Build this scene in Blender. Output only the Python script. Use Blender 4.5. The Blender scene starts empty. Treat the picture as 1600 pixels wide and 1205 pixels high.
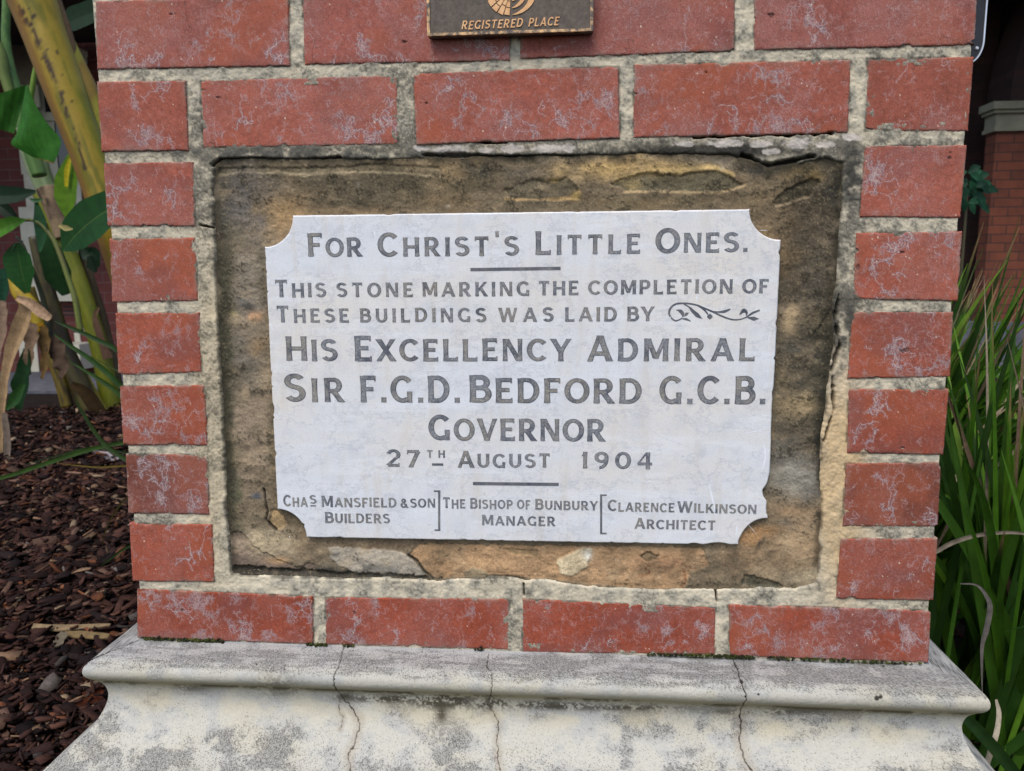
import bpy, math, random
import numpy as np

# ------------------------------------------------------------------ camera, world, sun, exposure
SC = bpy.context.scene
COL = SC.collection
CAM_P = np.array([0.06464273, -0.87258487, 0.45781322])
CAM_A = np.radians([4.57983617, -8.3804306, 0.3605382])
FPX = 1200.0


def _rot(a):
    ca, sa = np.cos(a[0]), np.sin(a[0]); cb, sb = np.cos(a[1]), np.sin(a[1]); cc, sc = np.cos(a[2]), np.sin(a[2])
    return (np.array([[ca, -sa, 0], [sa, ca, 0], [0, 0, 1]]) @ np.array([[1, 0, 0], [0, cb, -sb], [0, sb, cb]])
            @ np.array([[cc, 0, sc], [0, 1, 0], [-sc, 0, cc]]))


CR = _rot(CAM_A)
cam = bpy.data.cameras.new("camera")
camo = bpy.data.objects.new("camera", cam)
COL.objects.link(camo)
from mathutils import Matrix, Vector
M4 = np.eye(4); M4[:3, 0] = CR[:, 0]; M4[:3, 1] = CR[:, 2]; M4[:3, 2] = -CR[:, 1]; M4[:3, 3] = CAM_P
camo.matrix_world = Matrix(M4.tolist())
cam.sensor_width = 36.0
cam.lens = 36.0 * FPX / 1600.0
cam.clip_start = 0.02
cam.clip_end = 2000
cam.dof.use_dof = True
cam.dof.focus_distance = 0.88
cam.dof.aperture_fstop = 12.0
SC.camera = camo

SUN_EL, SUN_AZ = math.radians(58), math.radians(198)     # azimuth measured clockwise from +Y: behind the camera, a little left
world = bpy.data.worlds.new("World")
SC.world = world
world.use_nodes = True
nt = world.node_tree
sky = nt.nodes.new('ShaderNodeTexSky')
sky.sky_type = 'NISHITA'
sky.sun_disc = False
sky.sun_elevation = SUN_EL
sky.sun_rotation = SUN_AZ
sky.air_density = 1.0
sky.dust_density = 2.0
bg = nt.nodes['Background']
bg.inputs[1].default_value = 0.135
nt.links.new(sky.outputs[0], bg.inputs[0])
sun = bpy.data.lights.new("sun", 'SUN')
sun.energy = 1.65
sun.angle = math.radians(36)
sun.color = (1.0, 0.97, 0.93)
suno = bpy.data.objects.new("sun", sun)
COL.objects.link(suno)
sd = Vector((math.sin(SUN_AZ) * math.cos(SUN_EL), math.cos(SUN_AZ) * math.cos(SUN_EL), math.sin(SUN_EL)))
suno.rotation_euler = sd.to_track_quat('Z', 'Y').to_euler()
SC.view_settings.view_transform = 'Standard'
SC.view_settings.look = 'None'
SC.view_settings.gamma = 1.0
SC.view_settings.exposure = 0.50

# ------------------------------------------------------------------ helpers: projection, noise, colour
def proj(X):
    v = (np.asarray(X, float) - CAM_P) @ CR
    return 800 + FPX * v[..., 0] / v[..., 1], 602.5 - FPX * v[..., 2] / v[..., 1]


def at(x, y, Y=0.0):
    d = CR @ np.array([(x - 800) / FPX, 1.0, -(y - 602.5) / FPX])
    return CAM_P + (Y - CAM_P[1]) / d[1] * d


def onz(x, y, Z):
    d = CR @ np.array([(x - 800) / FPX, 1.0, -(y - 602.5) / FPX])
    return CAM_P + (Z - CAM_P[2]) / d[2] * d


_tabs = {}


def vn(x, y, seed=0):
    if seed not in _tabs:
        _tabs[seed] = np.random.default_rng(seed).random((256, 256))
    t = _tabs[seed]
    xi = np.floor(x).astype(int); yi = np.floor(y).astype(int)
    fx = x - xi; fy = y - yi
    fx = fx * fx * (3 - 2 * fx); fy = fy * fy * (3 - 2 * fy)
    a = t[xi & 255, yi & 255]; b = t[(xi + 1) & 255, yi & 255]
    c = t[xi & 255, (yi + 1) & 255]; d = t[(xi + 1) & 255, (yi + 1) & 255]
    return (a * (1 - fx) + b * fx) * (1 - fy) + (c * (1 - fx) + d * fx) * fy


def fbm(x, y, seed=0, oct=4, gain=0.5):
    s = 0; a = 1; n = 0
    for i in range(oct):
        s = s + a * vn(x * 2 ** i + 17.3 * i, y * 2 ** i + 5.7 * i, seed + i); n += a; a *= gain
    return s / n          # about 0..1, mean .5


def sm(a, b, x):
    t = np.clip((x - a) / (b - a), 0, 1)
    return t * t * (3 - 2 * t)


def lin(r, g, b):
    c = np.array([r, g, b], float) / 255
    return np.where(c <= 0.04045, c / 12.92, ((c + 0.055) / 1.055) ** 2.4)


def mix(c, col, m):
    return c * (1 - m[..., None]) + np.asarray(col) * m[..., None]


def blob(X, Y, x, y, rx, ry):
    return np.exp(-((X - x) / rx) ** 2 - ((Y - y) / ry) ** 2)


def sdpoly(X, Y, poly):
    """signed distance, negative inside"""
    d = np.full(X.shape, 1e9); s = np.ones(X.shape)
    n = len(poly)
    for i in range(n):
        ax, ay = poly[i]; bx, by = poly[i - 1]
        ex, ey = bx - ax, by - ay
        wx, wy = X - ax, Y - ay
        t = np.clip((wx * ex + wy * ey) / (ex * ex + ey * ey + 1e-9), 0, 1)
        d = np.minimum(d, (wx - ex * t) ** 2 + (wy - ey * t) ** 2)
        c1 = Y >= ay; c2 = Y < by; c3 = ex * wy > ey * wx
        flip = (c1 & c2 & c3) | (~c1 & ~c2 & ~c3)
        s = np.where(flip, -s, s)
    return s * np.sqrt(d)


def dline(X, Y, pts):
    d = np.full(X.shape, 1e9)
    for (ax, ay), (bx, by) in zip(pts[:-1], pts[1:]):
        ex, ey = bx - ax, by - ay
        t = np.clip(((X - ax) * ex + (Y - ay) * ey) / (ex * ex + ey * ey + 1e-9), 0, 1)
        d = np.minimum(d, (X - ax - ex * t) ** 2 + (Y - ay - ey * t) ** 2)
    return np.sqrt(d)


def catmull(P, n):
    P = np.asarray(P, float)
    Q = np.vstack([2 * P[0] - P[1], P, 2 * P[-1] - P[-2]])
    out = []
    m = len(P) - 1
    for t in np.linspace(0, m, n):
        i = min(int(t), m - 1); f = t - i
        a, b, c, d = Q[i:i + 4]
        out.append(0.5 * ((2 * b) + (c - a) * f + (2 * a - 5 * b + 4 * c - d) * f * f + (3 * b - a - 3 * c + d) * f ** 3))
    return np.array(out)


# ------------------------------------------------------------------ helpers: objects
def base_of(p):
    b = np.zeros(3)
    while p is not None:
        b = b + np.array(p.location); p = p.parent
    return b


def obj(name, V, F, m, parent=None, col=None, smooth=False, label=None, loc=None):
    """V in world coordinates, F list of faces or (n,4) array; linked as ONE mesh object"""
    V = np.asarray(V, float).reshape(-1, 3)
    b = base_of(parent)
    if parent is None and loc is not None:
        b = np.asarray(loc, float)
    V = V - b
    me = bpy.data.meshes.new(name)
    if isinstance(F, np.ndarray):
        k = F.shape[1]
        me.vertices.add(len(V)); me.vertices.foreach_set('co', V.astype(np.float32).ravel())
        me.loops.add(F.size); me.loops.foreach_set('vertex_index', F.astype(np.int32).ravel())
        me.polygons.add(len(F)); me.polygons.foreach_set('loop_start', np.arange(0, F.size, k, dtype=np.int32))
        me.update(calc_edges=True)
    else:
        me.from_pydata(V.tolist(), [], [list(f) for f in F])
    if col is not None:
        col = np.asarray(col, float)
        if col.ndim == 1:
            col = np.tile(col, (len(V), 1))
        a = me.color_attributes.new('Col', 'FLOAT_COLOR', 'POINT')
        c4 = np.ones((len(V), 4), np.float32); c4[:, :3] = col.reshape(-1, 3)
        a.data.foreach_set('color', c4.ravel())
    if smooth:
        me.polygons.foreach_set('use_smooth', np.ones(len(me.polygons), bool))
    me.validate()
    me.materials.append(m)
    o = bpy.data.objects.new(name, me)
    COL.objects.link(o)
    if parent is not None:
        o.parent = parent
    elif loc is not None:
        o.location = loc
    if label:
        o['label'] = label
    return o


def thing(name, label, cat, loc, group=None):
    o = bpy.data.objects.new(name, None)
    o.empty_display_size = 0.1
    COL.objects.link(o)
    o.location = tuple(float(v) for v in loc)
    return tag(o, label, cat, group)


def tag(o, label=None, cat=None, group=None, kind=None):
    if label: o['label'] = label
    if cat: o['category'] = cat
    if group: o['group'] = group
    if kind: o['kind'] = kind
    return o


def gridF(n, m, off=0):
    i = np.arange(n - 1)[:, None] * m + np.arange(m - 1)[None, :]
    return (np.stack([i, i + m, i + m + 1, i + 1], -1) + off)       # (n-1,m-1,4)


class MB:
    """collects pieces of one mesh"""
    def __init__(s): s.V = []; s.F = []; s.C = []; s.n = 0
    def add(s, V, F, c=None):
        V = np.asarray(V, float).reshape(-1, 3)
        for f in F: s.F.append([int(i) + s.n for i in f])
        s.V.append(V); s.n += len(V)
        if c is not None:
            c = np.asarray(c, float)
            s.C.append(np.tile(c, (len(V), 1)) if c.ndim == 1 else c.reshape(-1, 3))
    def box(s, a, b, c=None):
        x0, y0, z0 = a; x1, y1, z1 = b
        V = [(x0, y0, z0), (x1, y0, z0), (x1, y1, z0), (x0, y1, z0), (x0, y0, z1), (x1, y0, z1), (x1, y1, z1), (x0, y1, z1)]
        s.add(V, [(0, 3, 2, 1), (4, 5, 6, 7), (0, 1, 5, 4), (1, 2, 6, 5), (2, 3, 7, 6), (3, 0, 4, 7)], c)
    def tube(s, P, r, sides=10, c=None, n=None, cap=True):
        P = catmull(P, n or max(8, len(P) * 4)); k = len(P)
        r = np.interp(np.linspace(0, 1, k), np.linspace(0, 1, len(np.atleast_1d(r))), np.atleast_1d(r)) if np.ndim(r) else np.full(k, r)
        T = np.gradient(P, axis=0); T /= np.linalg.norm(T, axis=1)[:, None] + 1e-12
        up = np.array([0, 1, 0.0]) if abs(T[0][1]) < 0.9 else np.array([1, 0, 0.0])
        A = np.cross(T, up); A /= np.linalg.norm(A, axis=1)[:, None] + 1e-12
        B = np.cross(T, A)
        th = np.arange(sides) * 2 * math.pi / sides
        V = P[:, None] + r[:, None, None] * (np.cos(th)[None, :, None] * A[:, None] + np.sin(th)[None, :, None] * B[:, None])
        F = []
        for i in range(k - 1):
            for j in range(sides):
                j2 = (j + 1) % sides
                F.append((i * sides + j, i * sides + j2, (i + 1) * sides + j2, (i + 1) * sides + j))
        if cap:
            F.append(tuple(range(sides))[::-1]); F.append(tuple((k - 1) * sides + j for j in range(sides)))
        s.add(V, F, c(V.reshape(-1, 3)) if callable(c) else c)
        return V
    def build(s, name, m, parent=None, smooth=False, label=None, loc=None):
        return obj(name, np.vstack(s.V), s.F, m, parent, np.vstack(s.C) if s.C else None, smooth, label, loc)


# ------------------------------------------------------------------ materials
def nodes(name):
    m = bpy.data.materials.new(name); m.use_nodes = True
    t = m.node_tree
    return m, t, t.nodes['Principled BSDF']


def noise_n(t, scale, detail=6, rough=0.6, coord='Object', stretch=None):
    tc = t.nodes.new('ShaderNodeTexCoord')
    n = t.nodes.new('ShaderNodeTexNoise'); n.inputs['Scale'].default_value = scale
    n.inputs['Detail'].default_value = detail; n.inputs['Roughness'].default_value = rough
    src = tc.outputs[coord]
    if stretch:
        mp = t.nodes.new('ShaderNodeMapping'); mp.inputs['Scale'].default_value = stretch
        t.links.new(src, mp.inputs[0]); src = mp.outputs[0]
    t.links.new(src, n.inputs['Vector'])
    return n


def ramp(t, src, stops):
    r = t.nodes.new('ShaderNodeValToRGB')
    e = r.color_ramp.elements
    while len(e) < len(stops): e.new(0.5)
    for k, (p, c) in enumerate(stops):
        e[k].position = p; e[k].color = (*c, 1)
    t.links.new(src, r.inputs[0])
    return r


def mixrgb(t, fac, a, b, mode='MIX'):
    x = t.nodes.new('ShaderNodeMix'); x.data_type = 'RGBA'; x.blend_type = mode
    for sock, v in ((x.inputs[0], fac), (x.inputs[6], a), (x.inputs[7], b)):
        if hasattr(v, 'node'): t.links.new(v, sock)
        elif np.ndim(v): sock.default_value = (*[float(q) for q in v], 1)
        else: sock.default_value = v
    return x.outputs[2]


def bump(t, p, h, strength, dist):
    b = t.nodes.new('ShaderNodeBump'); b.inputs['Strength'].default_value = strength
    b.inputs['Distance'].default_value = dist
    t.links.new(h, b.inputs['Height']); t.links.new(b.outputs[0], p.inputs['Normal'])


def mat_attr(name, rough=0.9, grain=0.35, gscale=700, bdist=0.0006, bscale=500, spec=0.25, bstr=0.6):
    m, t, p = nodes(name)
    a = t.nodes.new('ShaderNodeAttribute'); a.attribute_name = 'Col'
    n = noise_n(t, gscale, 4, 0.7)
    r = ramp(t, n.outputs[0], [(0.3, (1 - grain,) * 3), (0.7, (1 + grain * 0.7,) * 3)])
    t.links.new(mixrgb(t, 1.0, a.outputs[0], r.outputs[0], 'MULTIPLY'), p.inputs['Base Color'])
    p.inputs['Roughness'].default_value = rough
    p.inputs['Specular IOR Level'].default_value = spec
    n2 = noise_n(t, bscale, 6, 0.65)
    bump(t, p, n2.outputs[0], bstr, bdist)
    return m


def mat_noise(name, c1, c2, scale=20, rough=0.8, spec=0.3, bdist=0.001, lo=0.35, hi=0.65, stretch=None, metal=0, bstr=0.5):
    m, t, p = nodes(name)
    n = noise_n(t, scale, 8, 0.65, stretch=stretch)
    r = ramp(t, n.outputs[0], [(lo, c1), (hi, c2)])
    t.links.new(r.outputs[0], p.inputs['Base Color'])
    p.inputs['Roughness'].default_value = rough; p.inputs['Specular IOR Level'].default_value = spec
    p.inputs['Metallic'].default_value = metal
    bump(t, p, n.outputs[0], bstr, bdist)
    return m


def mat_bricks(name, c1, c2, mortar, w=0.235, h=0.076, gap=0.008, axis='x'):
    m, t, p = nodes(name)
    tc = t.nodes.new('ShaderNodeTexCoord'); sx = t.nodes.new('ShaderNodeSeparateXYZ'); cx = t.nodes.new('ShaderNodeCombineXYZ')
    t.links.new(tc.outputs['Object'], sx.inputs[0])
    ad = t.nodes.new('ShaderNodeMath'); ad.operation = 'ADD'
    t.links.new(sx.outputs[0], ad.inputs[0]); t.links.new(sx.outputs[1], ad.inputs[1])
    t.links.new(ad.outputs[0], cx.inputs[0]); t.links.new(sx.outputs[2], cx.inputs[1])
    b = t.nodes.new('ShaderNodeTexBrick')
    b.inputs['Scale'].default_value = 1; b.inputs['Brick Width'].default_value = w + gap; b.inputs['Row Height'].default_value = h + gap
    b.inputs['Mortar Size'].default_value = gap / 2; b.inputs['Mortar Smooth'].default_value = 0.3
    b.inputs['Color1'].default_value = (*c1, 1); b.inputs['Color2'].default_value = (*c2, 1); b.inputs['Mortar'].default_value = (*mortar, 1)
    t.links.new(cx.outputs[0], b.inputs['Vector'])
    n = noise_n(t, 9, 8, 0.7)
    r = ramp(t, n.outputs[0], [(0.3, (0.7, 0.7, 0.7)), (0.75, (1.2, 1.2, 1.2))])
    t.links.new(mixrgb(t, 1.0, b.outputs[0], r.outputs[0], 'MULTIPLY'), p.inputs['Base Color'])
    p.inputs['Roughness'].default_value = 0.9
    inv = t.nodes.new('ShaderNodeMath'); inv.operation = 'SUBTRACT'; inv.inputs[0].default_value = 1
    t.links.new(b.outputs['Fac'], inv.inputs[1])
    bump(t, p, inv.outputs[0], 0.6, 0.005)
    return m


def mat_leaf(name, rough=0.55):
    m, t, p = nodes(name)
    a = t.nodes.new('ShaderNodeAttribute'); a.attribute_name = 'Col'
    n = noise_n(t, 30, 6, 0.6)
    r = ramp(t, n.outputs[0], [(0.3, (0.75,) * 3), (0.7, (1.2,) * 3)])
    c = mixrgb(t, 1.0, a.outputs[0], r.outputs[0], 'MULTIPLY')
    t.links.new(c, p.inputs['Base Color'])
    p.inputs['Roughness'].default_value = rough; p.inputs['Specular IOR Level'].default_value = 0.22
    tr = t.nodes.new('ShaderNodeBsdfTranslucent'); t.links.new(c, tr.inputs[0])
    mx = t.nodes.new('ShaderNodeMixShader'); mx.inputs[0].default_value = 0.32
    t.links.new(p.outputs[0], mx.inputs[1]); t.links.new(tr.outputs[0], mx.inputs[2])
    t.links.new(mx.outputs[0], t.nodes['Material Output'].inputs[0])
    return m


K = 1.0   # paint colours are taken as albedo
M_BRICK = mat_attr('brick', 0.88, 0.16, 900, 0.0005, 600, 0.25)
M_MORTAR = mat_attr('mortar', 0.95, 0.18, 800, 0.0008, 450, 0.15, 0.6)
M_SAND = mat_attr('sandstone', 0.95, 0.32, 850, 0.0010, 500, 0.15, 0.7)
M_PLINTH = mat_attr('limewashed cement', 0.9, 0.12, 900, 0.0005, 600, 0.2)
M_CHIP = mat_attr('bark chips', 0.95, 0.35, 150, 0.001, 200, 0.1)
M_STEM = mat_attr('plant stem', 0.5, 0.12, 60, 0.001, 120, 0.35, 0.3)
M_DRY = mat_attr('dry leaf', 0.9, 0.3, 90, 0.001, 200, 0.15)
M_LEAF = mat_leaf('leaf')

# ------------------------------------------------------------------ the pier
W = 0.9545; HB = W / 2; DEP = 0.9545
BH, JT = 0.0706, 0.0152
pier = thing('brick_pier', 'red brick pier with a sandstone panel and a moulded cream plinth', 'pier', (0, 0.47, -0.36))
RNG = np.random.default_rng(11)

# bricks of the front face, corners in photo pixels: TL, TR, BR, BL ; None = one course above the bottom edge
ROWS = {
    'A': [[(150, None), (452, None), (454, 103), (153, 108.5)], [(474, None), (797, None), (797, 94.5), (476, 101.5)],
          [(812, None), (1147, None), (1147, 80), (813, 91.5)], [(1177, None), (1524, None), (1522, 70.5), (1178, 78.5)]],
    'B': [[(152.5, 129), (291, 127.5), (296, 235), (160, 237)], [(314, 127), (621, 118.5), (622.5, 225), (318, 231)],
          [(646, 117), (966, 104.5), (968.5, 216), (651, 226)], [(991, 102.5), (1329, 95), (1324, 207), (989, 215)],
          [(1354.5, 93), (1521, 90), (1512.5, 205), (1352, 204)]],
    'C': [[(162.5, 256), (303, 254), (306, 353), (169, 353)], [(1350.5, 229.5), (1510, 228), (1500, 340), (1343, 338.5)]],
    'D': [[(171, 374), (305.5, 372), (310, 470), (176, 472)], [(1337.5, 365), (1503, 362.5), (1496, 470), (1333, 467)]],
    'E': [[(181, 490), (313, 489), (315.5, 581), (185.5, 585)], [(1331, 488.5), (1489, 488), (1484, 588), (1324, 591)]],
    'F': [[(188, 604), (322, 602), (325, 695), (194, 694.5)], [(1326, 609), (1482, 608.5), (1474, 710), (1323, 707)]],
    'G': [[(197, 710), (325, 711), (327.5, 803), (201, 801)], [(1321, 725), (1470, 723), (1465, 822), (1316, 822)]],
    'H': [[(202.5, 817.5), (332.5, 820), (335.5, 908), (208, 907)], [(1313, 842), (1464, 841), (1457, 937), (1306, 934)]],
    'I': [[(215, 920), (490, 932), (490, 1005), (215.5, 995)], [(509, 934), (796, 936), (795, 1014), (509, 1005.5)],
          [(816, 936), (1118, 950), (1117, 1022), (817, 1018)], [(1138, 945), (1454, 954), (1450, 1034), (1140, 1023.5)]],
}
TONE = {'A': (160, 97, 89), 'B': (161, 94, 81), 'C': (161, 93, 79), 'D': (160, 91, 76), 'E': (158, 88, 72), 'F': (156, 84, 67),
        'G': (124, 73, 62), 'H': (155, 83, 65), 'I': (152, 78, 60)}
front = []        # (x,z) corners TL,TR,BR,BL
for r, bl in ROWS.items():
    for q in bl:
        BRp = at(*q[2]); BLp = at(*q[3])
        if q[0][1] is None:
            TLp = BLp + np.array([0, 0, BH + 0.001]); TRp = BRp + np.array([0, 0, BH + 0.001])
            TLp[0] = at(q[0][0], 4)[0] if r == 'A' else TLp[0]; TRp[0] = at(q[1][0], 4)[0]
        else:
            TLp = at(*q[0]); TRp = at(*q[1])
        front.append((r, np.array([TLp, TRp, BRp, BLp])[:, [0, 2]]))
FRONTQ = [f[1] for f in front]

VEIN_D = 0.00072


def chipline(n, length, rng, amp=1.0):
    s = np.linspace(0, length, n)
    e = 0.0007 * fbm(s * 260, s * 0 + rng.random() * 200, 40, 3) * amp + 0.0005 * rng.random(n) * amp
    for _ in range(rng.poisson(length * 15 * amp)):
        e = e + rng.uniform(0.0008, 0.0042) * rng.random() * np.exp(-np.abs((s - rng.uniform(0, length)) / rng.uniform(0.0010, 0.0060)) ** 4) * rng.uniform(0.7, 1.15, n)
    return e


def walk(img, x, y, ang, steps, rng, val, branch=0.05, depth=0, drift=0.35):
    nz, nx = img.shape
    for _ in range(int(steps)):
        ang += rng.normal(0, 0.36) + (rng.random() < 0.10) * rng.normal(0, 1.1)
        ang += drift * 0.12 * math.sin(2 * (math.pi / 2 - ang))          # veins tend to run up and down
        x += math.cos(ang) * 0.9; y += math.sin(ang) * 0.9
        i, j = int(y), int(x)
        if i < 0 or j < 0 or i >= nz or j >= nx: return
        img[i, j] = max(img[i, j], val * rng.uniform(0.15, 1))
        if depth < 3 and rng.random() < branch:
            walk(img, x, y, ang + rng.choice([-1, 1]) * rng.uniform(0.6, 1.4), steps * rng.uniform(0.2, 0.6), rng, val * 0.85, branch, depth + 1, drift)


def blur(a, k=1):
    for _ in range(k):
        p = np.pad(a, 1, mode='edge')
        a = (p[:-2, 1:-1] + p[2:, 1:-1] + p[1:-1, :-2] + p[1:-1, 2:] + 2 * p[1:-1, 1:-1]) / 6
    return a


def front_brick(row, Q, rng):
    TL, TR, BR, BL = Q
    gr = 0.0012
    TL = TL + [-gr * 0.4, gr]; TR = TR + [gr * 0.4, gr]; BR = BR + [gr * 0.4, -gr]; BL = BL + [-gr * 0.4, -gr]
    wl = np.linalg.norm(TR - TL); hl = np.linalg.norm(TL - BL)
    nx = int(wl / VEIN_D) + 1; nz = int(hl / VEIN_D) + 1
    u = np.linspace(0, 1, nx)[None, :]; v = np.linspace(0, 1, nz)[:, None]        # v: 0 bottom, 1 top
    X = (BL[0] * (1 - u) + BR[0] * u) * (1 - v) + (TL[0] * (1 - u) + TR[0] * u) * v
    Z = (BL[1] * (1 - u) + BR[1] * u) * (1 - v) + (TL[1] * (1 - u) + TR[1] * u) * v
    eL = chipline(nz, hl, rng)[:, None]; eR = chipline(nz, hl, rng)[:, None]
    eT = chipline(nx, wl, rng)[None, :]; eB = chipline(nx, wl, rng, 1.15)[None, :]
    if rng.random() < 0.55:      # a broken corner
        c = rng.integers(4); d = rng.uniform(0.002, 0.007); k = np.exp(-np.linspace(0, hl, nz) / d)[:, None]; kk = np.exp(-np.linspace(0, wl, nx) / d)[None, :]
        if c == 0: eB = eB + d * 0.6 * kk
        elif c == 1: eT = eT + d * 0.6 * kk
        elif c == 2: eB = eB + d * 0.6 * kk[:, ::-1]
        else: eT = eT + d * 0.6 * kk[:, ::-1]
    X = X + eL * (1 - u) ** (wl / 0.012) - eR * u ** (wl / 0.012)
    Z = Z + eB * (1 - v) ** (hl / 0.012) - eT * v ** (hl / 0.012)
    dl = u * wl; dr = (1 - u) * wl; db = v * hl; dt = (1 - v) * hl
    de = np.minimum(np.minimum(dl, dr), np.minimum(db, dt))
    lowf = fbm(X * 60, Z * 60, 50, 3)
    Y = -0.0019 + rng.normal(0, 0.0004) + 0.0012 * np.exp(-de / 0.0007) - 0.0010 * (lowf - 0.5) + 0.0007 * (rng.random(X.shape) - 0.5) * np.exp(-de / 0.003)
    # veins
    img = np.zeros((nz, nx))
    area = wl * hl / (0.23 * 0.07)
    dens_k = rng.uniform(0.5, 1.6)
    ncl = max(2, rng.poisson(6.5 * area * dens_k))
    for _ in range(ncl):
        cx, cy = rng.uniform(0, nx), rng.uniform(0, nz)
        val = rng.uniform(0.45, 1.1)
        for _k in range(rng.integers(1, 5)):
            walk(img, cx + rng.normal(0, 22), cy + rng.normal(0, 22), rng.choice([-1, 1]) * math.pi / 2 + rng.normal(0, 0.8), rng.uniform(10, 75), rng, val, 0.075)
    for _ in range(int(230 * area * dens_k)):
        walk(img, rng.uniform(0, nx), rng.uniform(0, nz), rng.uniform(0, 6.28), rng.uniform(3, 22), rng, rng.uniform(0.12, 0.6) * rng.random() ** 0.5, 0.09)
    for _ in range(rng.poisson(3 * area)):
        walk(img, rng.uniform(0, nx), rng.choice([2, nz - 3]), rng.choice([-1, 1]) * math.pi / 2, rng.uniform(30, 110), rng, rng.uniform(0.4, 0.9), 0.09)
    crackl = np.zeros((nz, nx))
    for _ in range(rng.poisson(1.6 * area)):
        walk(crackl, rng.uniform(0, nx), rng.choice([2, nz - 3]), rng.choice([-1, 1]) * math.pi / 2, rng.uniform(20, 80), rng, 1.0, 0.03)
    halo = blur(img, 7)
    dens = blur(img, 18)
    base = lin(*TONE[row]) * rng.uniform(0.87, 1.05) * np.array([1.0, 0.93, 0.82])
    ox = rng.uniform(0, 40)
    n1 = fbm(X * 28 + 3 + ox, Z * 28, 60, 4); n2 = fbm(X * 300, Z * 300, 64, 2); n3 = rng.random(X.shape); n4 = blur(rng.random(X.shape), 1)
    C = np.ones(X.shape + (3,)) * base
    C = C * (0.80 + 0.40 * n1)[..., None] * (0.84 + 0.32 * n2)[..., None] * (0.72 + 0.56 * n4)[..., None]
    C = mix(C, lin(166, 90, 62), sm(0.48, 0.70, fbm(X * 17 + ox, Z * 17 + 5, 68, 3)) * 0.5)
    C = mix(C, lin(120, 76, 72), sm(0.55, 0.75, fbm(X * 13 + ox * 2, Z * 19 + 1, 72, 4)) * 0.45)
    bloom = sm(0.40, 0.70, fbm(X * 20 + 9 + ox, Z * 15, 70, 4)) * (0.75 if row in 'AB' else 0.55 if row in 'CD' else 0.42)
    C = mix(C, lin(162, 110, 102), bloom * 0.50)
    C = mix(C, lin(200, 168, 158), (n3 > 1 - 0.11 * bloom - 0.008) * rng.uniform(0.1, 0.6, X.shape))
    C = mix(C, lin(64, 42, 44), (rng.random(X.shape) > 0.965 - 0.05 * bloom) * rng.uniform(0.2, 0.65, X.shape))
    C = mix(C, lin(152, 116, 118), np.clip(halo * 2.0, 0, 0.22) * (0.4 + 0.6 * n4))
    core_ = sm(0.085, 0.16, dens) * sm(0.46, 0.60, n4)
    C = mix(C, lin(112, 104, 114), core_ * 0.65)
    C = mix(C, lin(218, 202, 196), np.clip(img * 1.0, 0, 0.85) * (0.45 + 0.55 * n3))
    C = mix(C, lin(52, 38, 36), crackl * 0.75)
    # pits
    for _ in range(rng.poisson(1.2 * area)):
        pi_, pj_ = rng.uniform(0, nz), rng.uniform(0, nx); pr_ = rng.uniform(1.0, 4)
        pm = sm(1.2, 0.6, np.hypot((np.arange(nz)[:, None] - pi_) / pr_, (np.arange(nx)[None] - pj_) / (pr_ * rng.uniform(.7, 2))) + 2.2 * (n2 - 0.5))
        C = mix(C, lin(92, 62, 56), pm * 0.7); Y = Y + 0.0012 * pm
    # lime specks
    for _ in range(rng.poisson(7 * area)):
        i, j = rng.integers(2, nz - 2), rng.integers(2, nx - 2)
        C[i, j] = lin(226, 208, 186)
        if rng.random() < 0.5: C[i + 1, j] = lin(222, 200, 180); C[i, j + 1] = lin(214, 196, 172)
        if rng.random() < 0.2: C[i + 1, j + 1] = lin(222, 204, 180); C[i + 2, j] = lin(216, 200, 180)
    # mortar smear and grime along the arrises
    smear = np.exp(-de / 0.0022) * sm(0.45, 0.7, fbm(X * 120, Z * 120, 80, 3))
    C = mix(C, lin(150, 132, 118), smear * 0.8)
    C = mix(C, lin(48, 44, 36), np.exp(-np.minimum(db, dt) / 0.0016) * sm(0.55, 0.75, fbm(X * 70, Z * 200, 84, 3)) * 0.85)
    if row == 'I':
        C = mix(C, lin(120, 104, 98), np.exp(-db / 0.006) * 0.5 * n1)
    # border ring folded back
    Xp = np.pad(X, 1, mode='edge'); Zp = np.pad(Z, 1, mode='edge'); Yp = np.pad(Y, 1, mode='constant', constant_values=0.010)
    Cp = np.pad(C, ((1, 1), (1, 1), (0, 0)), mode='edge')
    return np.stack([Xp, Yp, Zp], -1), Cp


bv, bf, bc, off = [], [], [], 0


def addgrid(P, C, flip=False):
    global off
    n, m = P.shape[:2]
    F = gridF(n, m, off).reshape(-1, 4)
    F = F[:, ::-1] if not flip else F
    bv.append(P.reshape(-1, 3)); bc.append(C.reshape(-1, 3)); bf.append(F); off += n * m


for k, (row, Q) in enumerate(front):
    P, C = front_brick(row, Q, np.random.default_rng(100 + k))
    addgrid(P, C)
# courses above the frame and the three other faces: same bond, coarser mesh


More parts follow.
